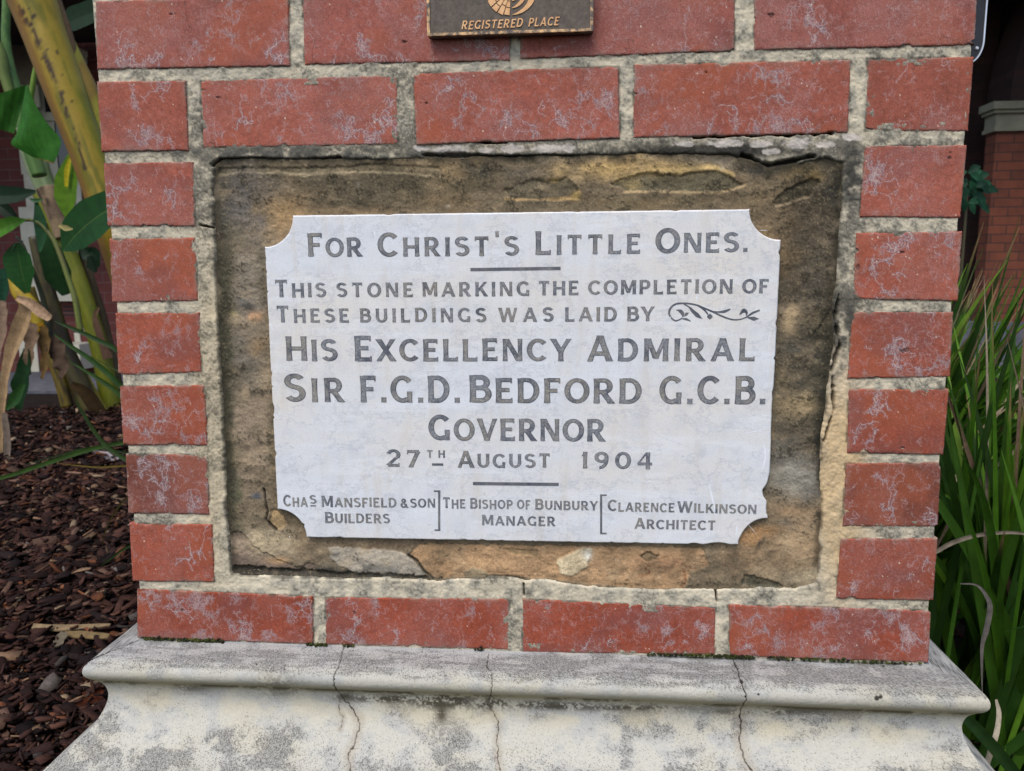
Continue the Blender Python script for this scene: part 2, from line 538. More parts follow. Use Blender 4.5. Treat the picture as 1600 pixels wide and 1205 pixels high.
def plain_brick(o, ux, x0, x1, z0, z1, rng, tone):
    wl, hl = x1 - x0, z1 - z0
    nx, nz = max(4, int(wl / 0.008)), max(4, int(hl / 0.008))
    u = np.linspace(0, 1, nx)[None, :]; v = np.linspace(0, 1, nz)[:, None]
    A = x0 + wl * u + 0 * v; Z = z0 + hl * v + 0 * u
    de = np.minimum(np.minimum(u * wl, (1 - u) * wl), np.minimum(v * hl, (1 - v) * hl))
    D = -0.002 + 0.0022 * np.exp(-de / 0.001) + rng.normal(0, 0.0005)
    D = np.pad(D + 0 * A, 1, constant_values=0.016); A = np.pad(A, 1, mode='edge'); Z = np.pad(Z, 1, mode='edge')
    nrm = np.array([ux[1], -ux[0]])                     # outward
    P = np.stack([o[0] + ux[0] * A - nrm[0] * D, o[1] + ux[1] * A - nrm[1] * D, Z], -1)
    C = lin(*tone) * rng.uniform(0.85, 1.1) * (0.8 + 0.4 * fbm(A * 40 + x0 * 9, Z * 40, 60, 3))[..., None]
    C = mix(C, lin(170, 140, 136), 0.5 * sm(0.58, 0.75, fbm(A * 110, Z * 60, 66, 3)))
    addgrid(P, C)


courses = [(0.0045 + i * (BH + JT), 0.0045 + i * (BH + JT) + BH) for i in range(13)]
for face, (o, ux) in enumerate([((-HB, 0), (1, 0)), ((HB, 0), (0, 1)), ((HB, DEP), (-1, 0)), ((-HB, DEP), (0, -1))]):
    rng = np.random.default_rng(500 + face)
    L1, H1, J1 = 0.2285, 0.1075, 0.0135
    for i, (z0, z1) in enumerate(courses):
        if face == 0 and i < 9: continue
        stre = (i % 2 == 0) == (face % 2 == 0)
        xs = [(j * (L1 + J1), j * (L1 + J1) + L1) for j in range(4)] if stre else \
             [(0, H1)] + [(H1 + J1 + j * (L1 + J1), H1 + J1 + j * (L1 + J1) + L1) for j in range(3)] + [(W - H1, W)]
        if face % 2:   # corners belong to the front and back brick ends: leave them a hair short
            xs = [(max(a, 0.0175), min(b, W - 0.0175)) for a, b in xs]
        for a, b in xs:
            plain_brick(o, ux, a, b, z0, z1, rng, (152, 80, 68))
obj('brickwork', np.vstack(bv), np.vstack(bf), M_BRICK, pier, np.vstack(bc), smooth=True)

# ------------------------------------------------------------------ sandstone panel and mortar: height fields over the front plane
SAND = [(345, 251), (420, 248), (530, 249), (640, 247), (760, 245), (900, 243), (1040, 239), (1130, 241), (1180, 252), (1202, 262), (1240, 256), (1290, 246), (1318, 254),
        (1312, 360), (1308, 440), (1301, 480), (1303, 530), (1298, 570), (1290, 640), (1283, 700), (1284, 780), (1281, 860), (1276, 912),
        (1240, 922), (1194, 922), (1120, 922), (1071, 922), (1003, 922), (905, 916), (852, 907), (820, 909), (777, 902), (730, 905), (684, 908), (600, 905), (500, 904), (420, 900), (362, 899),
        (356, 820), (350, 700), (345, 600), (342, 520), (338, 440), (336, 350), (333, 280), (336, 258)]


def bricks_inside(X, Z, marg):
    m = np.zeros(X.shape, bool)
    for Q in FRONTQ:
        TL, TR, BR, BL = Q
        m |= (X > max(TL[0], BL[0]) + marg) & (X < min(TR[0], BR[0]) - marg) & (Z > max(BL[1], BR[1]) + marg) & (Z < min(TL[1], TR[1]) - marg)
    return m


def paint(C, X, Y, items, warp):
    for (x, y, rx, ry, col, st) in items:
        C = mix(C, lin(*col), np.clip(st * blob(X + warp[0] * rx, Y + warp[1] * ry, x, y, rx, ry) * 1.45, 0, 1))
    return C


g = 0.00115
xs = np.arange(-HB + 0.0045, HB - 0.0045 + g, g); zs = np.arange(-0.012, 0.80, g)
GX, GZ = np.meshgrid(xs, zs)
PX, PY = proj(np.stack([GX, 0 * GX, GZ], -1))
rg = np.random.default_rng(5)
R1 = rg.random(GX.shape)
wob = (fbm(PX / 9, PY / 9, 90, 3) - 0.5) * 4 + (fbm(PX / 40, PY / 40, 93, 2) - 0.5) * 4
SD = sdpoly(PX, PY, SAND) + wob                      # px, negative inside the sandstone
# --- mortar
n_lo = fbm(PX / 60, PY / 60, 110, 4); n_md = fbm(PX / 14, PY / 14, 114, 4); n_hi = fbm(PX / 3.2, PY / 3.2, 118, 3)
C = np.ones(GX.shape + (3,)) * lin(216, 203, 176)
C = mix(C, lin(172, 166, 150), sm(0.40, 0.62, n_md) * 0.8)
C = mix(C, lin(206, 196, 172), sm(0.55, 0.75, fbm(PX / 9, PY / 5, 121, 3)) * 0.8)
C = mix(C, lin(212, 182, 136), np.clip(blob(PX, PY, 1312, 760, 40, 150) * 1.5, 0, 0.9))
C = mix(C, lin(212, 194, 160), np.clip(blob(PX, PY, 330, 650, 24, 240) * 1.5, 0, 0.85))
lich = 0.10 + 0.0 * PX
lich += 0.16 * blob(PX, PY, 330, 300, 60, 90) + 0.12 * blob(PX, PY, 640, 170, 60, 60) + 0.26 * blob(PX, PY, 1320, 380, 50, 150) \
    + 0.30 * blob(PX, PY, 500, 238, 260, 12) + 0.30 * blob(PX, PY, 1000, 232, 420, 16) - 0.18 * blob(PX, PY, 1312, 780, 50, 160)\
    + 0.05 * blob(PX, PY, 300, 180, 40, 60) - 0.08 * blob(PX, PY, 760, 925, 400, 20)
R1b = blur(rg.random(GX.shape), 1)
dkp = sm(0.34, 0.72, 0.34 * n_md + 0.46 * n_lo + 0.20 * n_hi + lich * 0.9)
C = mix(C, lin(142, 135, 118), dkp * 0.40)
C = mix(C, lin(66, 63, 55), (R1b * 0.7 + 0.3 * n_hi < 0.10 + 0.32 * dkp) * 0.42)
C = mix(C, lin(52, 50, 43), sm(0.60, 0.74, 0.40 * n_hi + 0.40 * n_md + 0.2 * n_lo + lich * 0.6) * 0.5)
C = C * (0.90 + 0.20 * R1b)[..., None]
C = mix(C, lin(222, 212, 190), (R1 > 0.965) * 0.4)
bd = np.full(GX.shape, 1e3)
for Q in FRONTQ:
    lo_x, hi_x, lo_z, hi_z = Q[:, 0].min(), Q[:, 0].max(), Q[:, 1].min(), Q[:, 1].max()
    box = (GX > lo_x - .006) & (GX < hi_x + .006) & (GZ > lo_z - .006) & (GZ < hi_z + .006)
    ii = np.where(box)
    bd[ii] = np.minimum(bd[ii], np.abs(sdpoly(GX[ii], GZ[ii], [tuple(q) for q in Q])))
C = mix(C, lin(60, 54, 46), sm(0.0026, 0.0006, bd) * sm(0.40, 0.62, fbm(PX / 22, PY / 22, 128, 3)) * 0.7)
trow = fbm(PX / 50, PY / 2.6, 126, 3)
C = C * (0.90 + 0.20 * trow)[..., None]
# mortar next to the slab: weather-blackened along the top and the right
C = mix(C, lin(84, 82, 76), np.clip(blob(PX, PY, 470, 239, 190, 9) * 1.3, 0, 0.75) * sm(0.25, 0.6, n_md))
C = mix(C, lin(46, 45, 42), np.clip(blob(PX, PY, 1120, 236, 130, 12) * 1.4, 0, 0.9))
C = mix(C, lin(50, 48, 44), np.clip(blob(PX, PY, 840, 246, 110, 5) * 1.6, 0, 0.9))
C = mix(C, lin(58, 57, 53), np.clip(blob(PX, PY, 1330, 275, 16, 50) * 1.3, 0, 0.85) * sm(0.2, 0.6, n_md))
C = mix(C, lin(70, 68, 62), np.clip(blob(PX, PY, 1318, 500, 22, 40) * 1.2, 0, 0.8) * sm(0.25, 0.55, n_md))
wq = (fbm(PX / 6, PY / 6, 130, 3) - 0.5) * 1.1
for (x, y, rx, ry) in [(706, 234, 30, 7), (760, 236, 13, 5), (800, 232, 22, 7.5), (855, 232, 23, 7), (888, 232, 11, 7), (1070, 225, 19, 4.5), (1135, 224, 30, 6.5),
                       (1190, 225, 21, 6), (1246, 225, 22, 9.5), (1203, 237, 16, 5), (660, 231, 14, 5), (1330, 215, 16, 6), (1290, 226, 16, 6)]:
    m = sm(1.1, 0.75, np.sqrt(((PX - x) / rx) ** 2 + ((PY - y) / ry) ** 2) + wq)
    C = mix(C, lin(198, 188, 176), m * (0.75 + 0.25 * n_hi))
cr = dline(PX, PY, [(1160, 244), (1185, 252), (1203, 260), (1235, 252), (1272, 244)]) + (n_md - 0.5) * 8
crk = sm(5.0, 1.5, cr)
cr2 = np.minimum(dline(PX, PY, [(1085, 214), (1150, 211), (1240, 210), (1300, 207)]), dline(PX, PY, [(752, 221), (790, 222)])) + (n_md - 0.5) * 6
crk = np.maximum(crk, sm(3.6, 1.2, cr2))
cr3 = dline(PX, PY, [(332, 258), (345, 250), (400, 249), (470, 252), (530, 247)]) + (n_md - 0.5) * 5
crk = np.maximum(crk, sm(4.5, 1.5, cr3))
cr4 = np.minimum(dline(PX, PY, [(660, 242), (730, 244), (800, 246), (900, 244)]), dline(PX, PY, [(1310, 460), (1304, 500), (1312, 540), (1300, 580), (1303, 640), (1288, 690)])) + (n_md - 0.5) * 9
crk = np.maximum(crk, sm(4.0, 1.0, cr4) * 0.85)
cr5 = np.minimum(dline(PX, PY, [(313, 352), (333, 356)]), np.minimum(dline(PX, PY, [(818, 912), (819, 930)]), dline(PX, PY, [(1118, 918), (1120, 940)])))
crk = np.maximum(crk, sm(1.8, 0.5, cr5 + (n_md - 0.5) * 2))
edge_dark = 0.8 * sm(4.5, 0.5, SD) * sm(0.36, 0.56, fbm(PX / 26, PY / 26, 140, 3) + 0.10 * (PX < 360) * (PY > 300) + 0.12 * (PY < 300)) * (PY < 905)
C = mix(C, lin(56, 52, 42), edge_dark * 0.85)
C = mix(C, lin(30, 27, 22), crk)
# mortar depth: dips in the cracks and along the slab edge
MY = -0.0006 - 0.0022 * (n_lo - 0.5) - 0.0030 * (n_md - 0.5) - 0.0014 * (n_hi - 0.5) + 0.007 * crk + 0.0012 * edge_dark + 0.007 * sm(1.5, -5, SD)
MY += 0.0022 * sm(0.03, 0.0, np.abs(GX + HB) * 6) + 0.0022 * sm(0.03, 0.0, np.abs(GX - HB) * 6)
keep = ~bricks_inside(GX, GZ, 0.007) & ~(SD < -7)
kf = keep[:-1, :-1] & keep[1:, :-1] & keep[:-1, 1:] & keep[1:, 1:]
F = gridF(*GX.shape)[kf][:, ::-1]
idx = np.full(GX.size, -1); used = np.unique(F); idx[used] = np.arange(len(used))
Vm = np.stack([GX, MY, GZ], -1).reshape(-1, 3)[used]; Cm = C.reshape(-1, 3)[used]; Fm = idx[F]
# plain core behind (also the joints of the other three faces), built into the same mesh
core = MB(); core.box((-HB + 0.0042, 0.0105, -0.01), (HB - 0.0042, DEP - 0.0042, courses[-1][1] + 0.012), lin(176, 160, 130))
Vc = np.vstack(core.V); Fc = np.array(core.F) + len(Vm)
obj('mortar', np.vstack([Vm, Vc]), np.vstack([Fm, Fc]), M_MORTAR, pier, np.vstack([Cm, np.vstack(core.C)]), smooth=True)

# --- sandstone slab
sel = (PX > 318) & (PX < 1334) & (PY > 234) & (PY < 934)
r0, r1 = np.where(sel.any(1))[0][[0, -1]]; c0, c1 = np.where(sel.any(0))[0][[0, -1]]
sl = (slice(r0, r1 + 1), slice(c0, c1 + 1))
X_, Z_, PXs, PYs, SDs, R1s = GX[sl], GZ[sl], PX[sl], PY[sl], SD[sl], R1[sl]
m_lo = fbm(PXs / 70, PYs / 45, 210, 4); m_md = fbm(PXs / 18, PYs / 13, 214, 4); m_hi = fbm(PXs / 2.6, PYs / 2.6, 218, 2); m_x = fbm(PXs / 20, PYs / 13, 222, 4)
warp = ((fbm(PXs / 25, PYs / 25, 230, 3) - 0.5) * 1.6, (fbm(PXs / 25, PYs / 25, 234, 3) - 0.5) * 1.6)
C = np.ones(X_.shape + (3,)) * lin(122, 106, 82)
C = paint(C, PXs, PYs, [
    (380, 300, 42, 60, (104, 97, 88), .9), (600, 275, 240, 34, (98, 88, 68), .75), (445, 335, 40, 34, (160, 128, 88), .8), (640, 262, 60, 10, (160, 136, 98), .7),
    (470, 262, 110, 8, (150, 130, 98), .6), (560, 330, 90, 10, (128, 106, 76), .6), (720, 262, 50, 26, (150, 124, 84), .7), (700, 310, 50, 16, (118, 98, 68), .6),
    (965, 262, 80, 18, (184, 152, 98), .95), (900, 252, 40, 12, (108, 96, 80), .8), (830, 260, 60, 18, (110, 100, 84), .6), (750, 265, 22, 16, (80, 74, 62), .6),
    (1110, 254, 60, 12, (138, 126, 108), .8), (1070, 262, 50, 8, (186, 154, 96), .8), (1010, 315, 120, 10, (112, 96, 66), .6),
    (1240, 360, 90, 70, (112, 94, 70), .7), (1255, 268, 26, 14, (150, 124, 72), .8), (1195, 262, 34, 10, (66, 64, 60), .8), (1300, 290, 20, 60, (74, 71, 62), .8), (1180, 300, 40, 26, (124, 104, 74), .6),
    (1270, 430, 50, 90, (100, 90, 76), .7), (1240, 470, 30, 20, (84, 80, 72), .7), (1226, 400, 20, 60, (116, 96, 68), .6), (1236, 496, 15, 19, (188, 162, 126), 1.0), (1284, 520, 20, 46, (70, 70, 56), .85),
    (1225, 590, 40, 40, (86, 82, 70), .7), (1243, 545, 22, 14, (104, 102, 96), .7), (1224, 592, 14, 18, (136, 114, 78), .7), (1250, 630, 36, 22, (150, 130, 96), .9), (1283, 610, 16, 50, (70, 68, 58), .8),
    (1286, 700, 17, 50, (46, 45, 41), 1.0), (1225, 700, 36, 40, (96, 90, 78), .7), (1238, 745, 36, 30, (140, 134, 120), .8), (1250, 760, 30, 20, (150, 138, 112), .6), (1262, 770, 20, 30, (100, 98, 92), .6),
    (1240, 800, 26, 12, (164, 132, 94), .7), (1228, 818, 12, 8, (84, 86, 84), .8), (1260, 850, 40, 50, (162, 134, 98), .85), (1180, 836, 30, 14, (176, 132, 82), .9), (1180, 870, 50, 24, (150, 122, 88), .7), (1150, 880, 20, 16, (108, 90, 68), .6), (1260, 905, 40, 14, (172, 154, 120), .8),
    (382, 450, 36, 60, (134, 122, 104), .7), (375, 475, 14, 10, (112, 108, 100), .6), (384, 480, 10, 6, (64, 62, 60), .9), (396, 494, 12, 7, (186, 140, 98), .9), (360, 490, 6, 4, (190, 172, 110), .9), (365, 365, 20, 16, (136, 122, 92), .5),
    (388, 560, 30, 40, (104, 98, 86), .7), (405, 535, 14, 14, (150, 120, 84), .6), (350, 460, 10, 110, (84, 82, 62), .75), (352, 560, 14, 50, (72, 70, 58), .8), (410, 420, 8, 60, (96, 88, 72), .6),
    (385, 670, 44, 70, (146, 126, 102), .8), (398, 720, 20, 10, (168, 146, 118), .6), (400, 775, 8, 5, (90, 94, 98), .8), (362, 770, 12, 60, (92, 90, 66), .8), (357, 690, 8, 90, (80, 77, 62), .7), (426, 690, 7, 70, (84, 76, 60), .7),
    (500, 893, 150, 8, (66, 62, 53), .8), (390, 888, 40, 12, (74, 70, 58), .8), (345, 640, 12, 240, (70, 67, 54), .6), (1240, 560, 40, 90, (84, 79, 66), .5),
    (415, 848, 60, 20, (168, 150, 120), .85), (440, 860, 40, 20, (172, 152, 122), .6), (370, 870, 20, 20, (104, 94, 78), .7), (475, 852, 20, 20, (128, 106, 78), .6), (560, 850, 100, 6, (118, 98, 74), .7), (445, 800, 26, 20, (110, 92, 68), .6),
], warp)
relief = 0.0 * X_


def flake(poly, depth, col=None, st=0.85, rim=None, rimw=3.0, seed=0, soft=1.4):
    """a spalled or proud scale of stone: its own colour and a step in height"""
    global C, relief
    s = sdpoly(PXs, PYs, poly) + (fbm(PXs / 8, PYs / 8, 300 + seed, 3) - 0.5) * 7 + (m_hi - 0.5) * 1.5
    m = sm(soft, -soft, s)
    relief = relief + depth * m + 0.0006 * sm(3, 0, np.abs(s)) * (depth > 0)
    if col is not None: C = mix(C, lin(*col), m * st)
    if rim is not None: C = mix(C, lin(*rim), sm(rimw, 0.4, np.abs(s + 0.8)) * 0.8)


flake([(957, 287), (975, 277), (1012, 271), (1050, 273), (1065, 272), (1100, 267), (1116, 265), (1130, 271), (1162, 288), (1140, 299), (1090, 298), (1030, 297), (980, 299)], 0.0026, (106, 98, 74), 0.85, None, 3, 1)
C = mix(C, lin(206, 172, 104), sm(5, 1, np.abs(dline(PXs, PYs, [(960, 282), (1012, 267), (1050, 269), (1116, 261), (1145, 273)]) - 1)) * 0.7)
C = mix(C, lin(178, 150, 104), sm(3.5, 0.8, dline(PXs, PYs, [(975, 300), (1050, 300), (1120, 302), (1165, 290)])) * 0.7)
C = mix(C, lin(176, 152, 96), np.clip(blob(PXs + warp[0] * 8, PYs, 990, 288, 12, 8) * 1.4, 0, 0.9))
flake([(790, 297), (830, 280), (856, 284), (884, 278), (902, 292), (905, 310), (867, 313), (800, 311)], 0.0018, (98, 90, 70), 0.65, None, 3, 5)
C = mix(C, lin(196, 158, 96), sm(4.5, 1, dline(PXs, PYs, [(790, 311), (830, 312), (868, 311), (895, 309), (905, 300)]) + (m_md - 0.5) * 5) * 0.75)
C = mix(C, lin(178, 148, 78), np.clip(blob(PXs, PYs, 866, 281, 8, 4) + blob(PXs, PYs, 900, 306, 7, 7), 0, 1) * 0.8)
flake([(1207, 318), (1216, 306), (1240, 292), (1270, 278), (1281, 284), (1266, 306), (1220, 321)], 0.0024, (88, 80, 60), 0.85, None, 3, 9)
C = mix(C, lin(176, 152, 116), sm(3, 0.6, dline(PXs, PYs, [(1214, 322), (1240, 316), (1262, 308)]) + (m_md - 0.5) * 5) * 0.7)
flake([(340, 272), (375, 270), (425, 268), (480, 271), (530, 268), (600, 268), (690, 276), (690, 262), (600, 256), (500, 262), (400, 262), (342, 262)], 0.0016, (132, 118, 90), 0.55, None, 3, 13)
C = mix(C, lin(166, 148, 112), sm(3, 0.7, dline(PXs, PYs, [(342, 274), (372, 270), (430, 270), (480, 274), (560, 268), (640, 270), (692, 279)]) + (m_md - 0.5) * 8) * 0.65)
flake([(419, 818), (424, 800), (430, 797), (440, 806), (449, 820), (431, 830)], 0.002, (182, 148, 98), 0.9, None, 3, 17)
ck = dline(PXs, PYs, [(411, 765), (413, 775), (417, 800), (415, 812), (421, 821), (431, 830)]) + (m_md - 0.5) * 2
relief += 0.003 * sm(2.2, 0.4, ck); C = mix(C, lin(44, 38, 30), sm(2.2, 0.5, ck))
flake([(360, 830), (377, 833), (395, 854), (420, 869), (464, 887), (490, 880), (492, 896), (420, 898), (362, 895)], 0.0022, (134, 112, 96), 0.8, None, 2.5, 21)
C = mix(C, lin(178, 138, 92), np.clip(blob(PXs, PYs, 432, 877, 16, 5) * 1.3, 0, 0.85))
flake([(637, 868), (654, 851), (760, 852), (905, 854), (1096, 856), (1109, 885), (1078, 894), (1071, 919), (1049, 922), (1003, 920), (905, 913), (850, 904), (820, 904), (777, 898), (684, 906), (667, 898), (650, 877)], 0.0013, (186, 144, 98), 0.8, None, 3, 25)
C = mix(C, lin(166, 122, 84), np.clip(blob(PXs, PYs, 1040, 885, 40, 14) * sm(0.4, 0.65, m_md), 0, 0.7))
C = mix(C, lin(132, 72, 42), np.clip(blob(PXs, PYs, 1012, 892, 16, 9) * 1.4, 0, 1) * sm(0.52, 0.68, fbm(PXs / 5, PYs / 5, 241, 3)) * 0.9)
C = mix(C, lin(150, 92, 50), sm(3, 0.5, dline(PXs, PYs, [(1068, 892), (1072, 905), (1066, 920)])) * 0.7)
flake([(514, 857), (540, 855), (600, 860), (633, 864), (655, 885), (667, 902), (607, 902), (565, 898), (531, 885), (516, 872)], -0.0012, (178, 166, 146), 0.75, None, 3, 29)
C = mix(C, lin(96, 95, 90), np.clip(blob(PXs, PYs, 560, 886, 50, 9) + 0.8 * blob(PXs, PYs, 630, 892, 24, 8) + 0.9 * blob(PXs, PYs, 525, 866, 10, 6), 0, 1) * sm(0.36, 0.58, m_md) * 0.9)
flake([(871, 877), (901, 860), (926, 858), (918, 885), (896, 900), (873, 896)], -0.0016, (204, 184, 144), 0.9, None, 3, 33)
C = mix(C, lin(226, 222, 206), np.clip(blob(PXs, PYs, 918, 868, 7, 8), 0, 1) * 0.8)
flake([(998, 871), (1012, 864), (1030, 869), (1028, 875), (1010, 877)], 0.0022, (140, 118, 84), 0.8, (84, 66, 46), 2.4, 37)
flake([(785, 858), (840, 864), (838, 872), (800, 866)], 0.0012, (150, 124, 84), 0.7, None, 2, 39)
flake([(724, 895), (740, 886), (758, 894), (764, 904), (725, 906)], -0.0012, (136, 124, 96), 0.8, None, 2, 45)
flake([(1163, 899), (1194, 905), (1238, 921), (1194, 921), (1160, 915)], 0.003, (84, 82, 66), 0.9, None, 2, 41)
flake([(352, 884), (420, 890), (500, 893), (560, 896), (640, 899), (690, 906), (500, 907), (360, 902)], 0.004, (58, 55, 48), 0.85, None, 2, 49)
flake([(760, 902), (790, 899), (830, 908), (850, 912), (770, 910)], 0.004, (52, 46, 38), 0.85, None, 2, 53)
ck2 = dline(PXs, PYs, [(637, 868), (650, 877), (662, 893), (676, 905)]) + (m_md - 0.5) * 2
relief += 0.0025 * sm(3.0, 0.5, ck2); C = mix(C, lin(50, 44, 36), sm(2.8, 0.8, ck2))
flake([(1274, 520), (1302, 480), (1302, 580), (1276, 560)], 0.0018, None, 0, None, 2, 57)
for (x, y) in [(1186, 852), (1193, 846)]:
    C = mix(C, lin(96, 84, 66), np.clip(blob(PXs + (PYs - y) * 0.3, PYs, x, y, 2.4, 7) * 1.4, 0, 0.9))
for (x, y, r) in [(1180, 350, 6), (1128, 263, 3), (700, 322, 3), (560, 288, 3)]:
    C = mix(C, lin(176, 164, 140), np.clip(blob(PXs, PYs, x, y, r, r), 0, 1) * 0.7)
# grain, pits, black lichen and painted edge shading
lum = C @ np.array([0.3, 0.5, 0.2]); C = C * 0.86 + 0.14 * lum[..., None] * np.array([1.06, 1.0, 0.92])
C = mix(C, lin(170, 148, 116), sm(0.56, 0.74, fbm(PXs / 30, PYs / 20, 260, 4)) * 0.32)
C = mix(C, lin(78, 72, 58), sm(0.54, 0.72, fbm(PXs / 36 + 7, PYs / 24, 264, 4) + 0.5 * ((PYs < 340) * 0.08)) * 0.38)
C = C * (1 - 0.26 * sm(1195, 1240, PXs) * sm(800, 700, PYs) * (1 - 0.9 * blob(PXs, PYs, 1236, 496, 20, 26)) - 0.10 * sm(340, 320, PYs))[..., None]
tone = 0.66 + 0.60 * m_lo + 0.40 * (m_md - 0.3)
w2 = (warp[1], warp[0])
C = paint(C, PXs, PYs, [(1236, 496, 13, 17, (186, 160, 122), .62), (960, 262, 90, 13, (190, 158, 104), .55), (1250, 632, 28, 16, (166, 144, 108), .6), (1238, 745, 28, 24, (150, 144, 130), .55), (1288, 700, 11, 46, (34, 33, 30), .8), (1292, 565, 9, 60, (52, 50, 42), .6),
    (415, 850, 50, 16, (176, 158, 126), .55), (352, 600, 9, 230, (62, 60, 46), .55), (444, 335, 34, 26, (156, 128, 90), .45), (380, 310, 30, 44, (106, 100, 94), .6), (750, 262, 26, 14, (66, 62, 54), .6), (560, 318, 60, 7, (74, 68, 54), .6), (600, 285, 90, 14, (84, 76, 60), .45), (1190, 380, 22, 40, (120, 98, 70), .5), (395, 300, 20, 10, (74, 68, 58), .4)], w2)
R2 = blur(rg.random(X_.shape), 1); R3 = rg.random(X_.shape)
C = C * (tone * (0.80 + 0.40 * m_hi) * (0.74 + 0.52 * R2) * 1.22)[..., None]
ld = 0.04 * (PYs < 340) + 0.09 * blob(PXs, PYs, 1290, 420, 50, 300) + 0.06 * blob(PXs, PYs, 350, 600, 24, 300) - 0.20 * blob(PXs, PYs, 860, 878, 260, 26) - 0.06 * blob(PXs, PYs, 1240, 870, 70, 50)
pp = sm(0.42, 0.72, 0.25 * m_hi + 0.35 * m_md + 0.40 * m_x + ld)
pit = (R2 * 0.8 + 0.1 < pp * 0.56).astype(float)
C = mix(C, lin(84, 76, 60), pp * 0.42)
C = mix(C, lin(50, 46, 36), pit * 0.58)
C = mix(C, lin(200, 176, 132), (R3 > 0.95) * 0.26 * (1 - pit))
edge_shade = 0.85 * sm(-20, -1, SDs) * sm(0.38, 0.55, fbm(PXs / 30, PYs / 30, 250, 3) + 0.12 * (PXs < 380) + 0.06 * (PYs < 300)) * (1 - 0.85 * (PYs > 896))  # soft shading painted into the colour along the slab's edge
C = mix(C, lin(48, 45, 35), edge_shade * 0.8)
relief += 0.0030 * (0.5 - m_lo) + 0.0022 * (0.5 - m_md) + 0.0010 * (0.5 - m_hi) + 0.0016 * (0.5 - m_x)
SY = 0.0010 + relief * sm(1, -8, SDs) + 0.008 * sm(-0.5, 5, SDs) + 0.0008 * sm(-10, -1, SDs)
keep = SDs < 6
kf = keep[:-1, :-1] & keep[1:, :-1] & keep[:-1, 1:] & keep[1:, 1:]
F = gridF(*X_.shape)[kf][:, ::-1]
idx = np.full(X_.size, -1); used = np.unique(F); idx[used] = np.arange(len(used))
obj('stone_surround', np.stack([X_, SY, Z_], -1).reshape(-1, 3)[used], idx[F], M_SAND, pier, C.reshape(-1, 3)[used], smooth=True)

# ------------------------------------------------------------------ plinth: one moulding profile with mitred returns on four sides
PROF = [(-0.012, 0.0042), (0.0, 0.0036), (0.012, 0.0012), (0.024, -0.0010), (0.036, -0.0032), (0.0425, -0.0068), (0.0468, -0.0125), (0.0480, -0.0180), (0.0468, -0.0236),
        (0.0430, -0.0292), (0.0375, -0.0345), (0.0325, -0.0415), (0.0300, -0.0500), (0.0297, -0.0575), (0.0315, -0.0665), (0.0355, -0.0765), (0.0415, -0.0870), (0.0495, -0.0975),
        (0.0610, -0.1070), (0.0750, -0.1175), (0.0860, -0.1270), (0.0930, -0.1390), (0.0960, -0.1550), (0.0965, -0.2200), (0.0965, -0.3650)]
PR = catmull(np.array(PROF), 4000)
ds = np.r_[0, np.cumsum(np.linalg.norm(np.diff(PR, axis=0), axis=1))]
S_TOP = 0.20
sv = np.r_[np.arange(0, S_TOP, 0.00078), np.arange(S_TOP, ds[-1], 0.006), ds[-1]]
of = np.interp(sv, ds, PR[:, 0]); oz = np.interp(sv, ds, PR[:, 1])
tx = np.gradient(of, sv); tz = np.gradient(oz, sv)
nx_, nz_ = -tz, tx                                    # outward normal in (offset, z)
pv, pf, pc, poff = [], [], [], 0
CRACKS = [([(539, 1004), (531, 1035), (523, 1057), (521, 1071), (532, 1085), (545, 1102), (562, 1125), (560, 1142), (552, 1165), (545, 1177), (547, 1207)], 1.0),
          ([(532, 1088), (529, 1105), (535, 1122), (532, 1140)], 0.6),
          ([(214, 1001), (196, 1010), (175, 1017), (152, 1026), (138, 1033), (128, 1046)], 0.8),
          ([(762, 1022), (760, 1040), (767, 1050), (769, 1085), (760, 1102), (769, 1112), (781, 1137), (776, 1157), (782, 1207)], 0.9),
          ([(1146, 1032), (1154, 1050), (1160, 1070), (1166, 1095), (1156, 1112), (1159, 1135), (1155, 1152), (1161, 1180), (1176, 1207)], 1.35)]
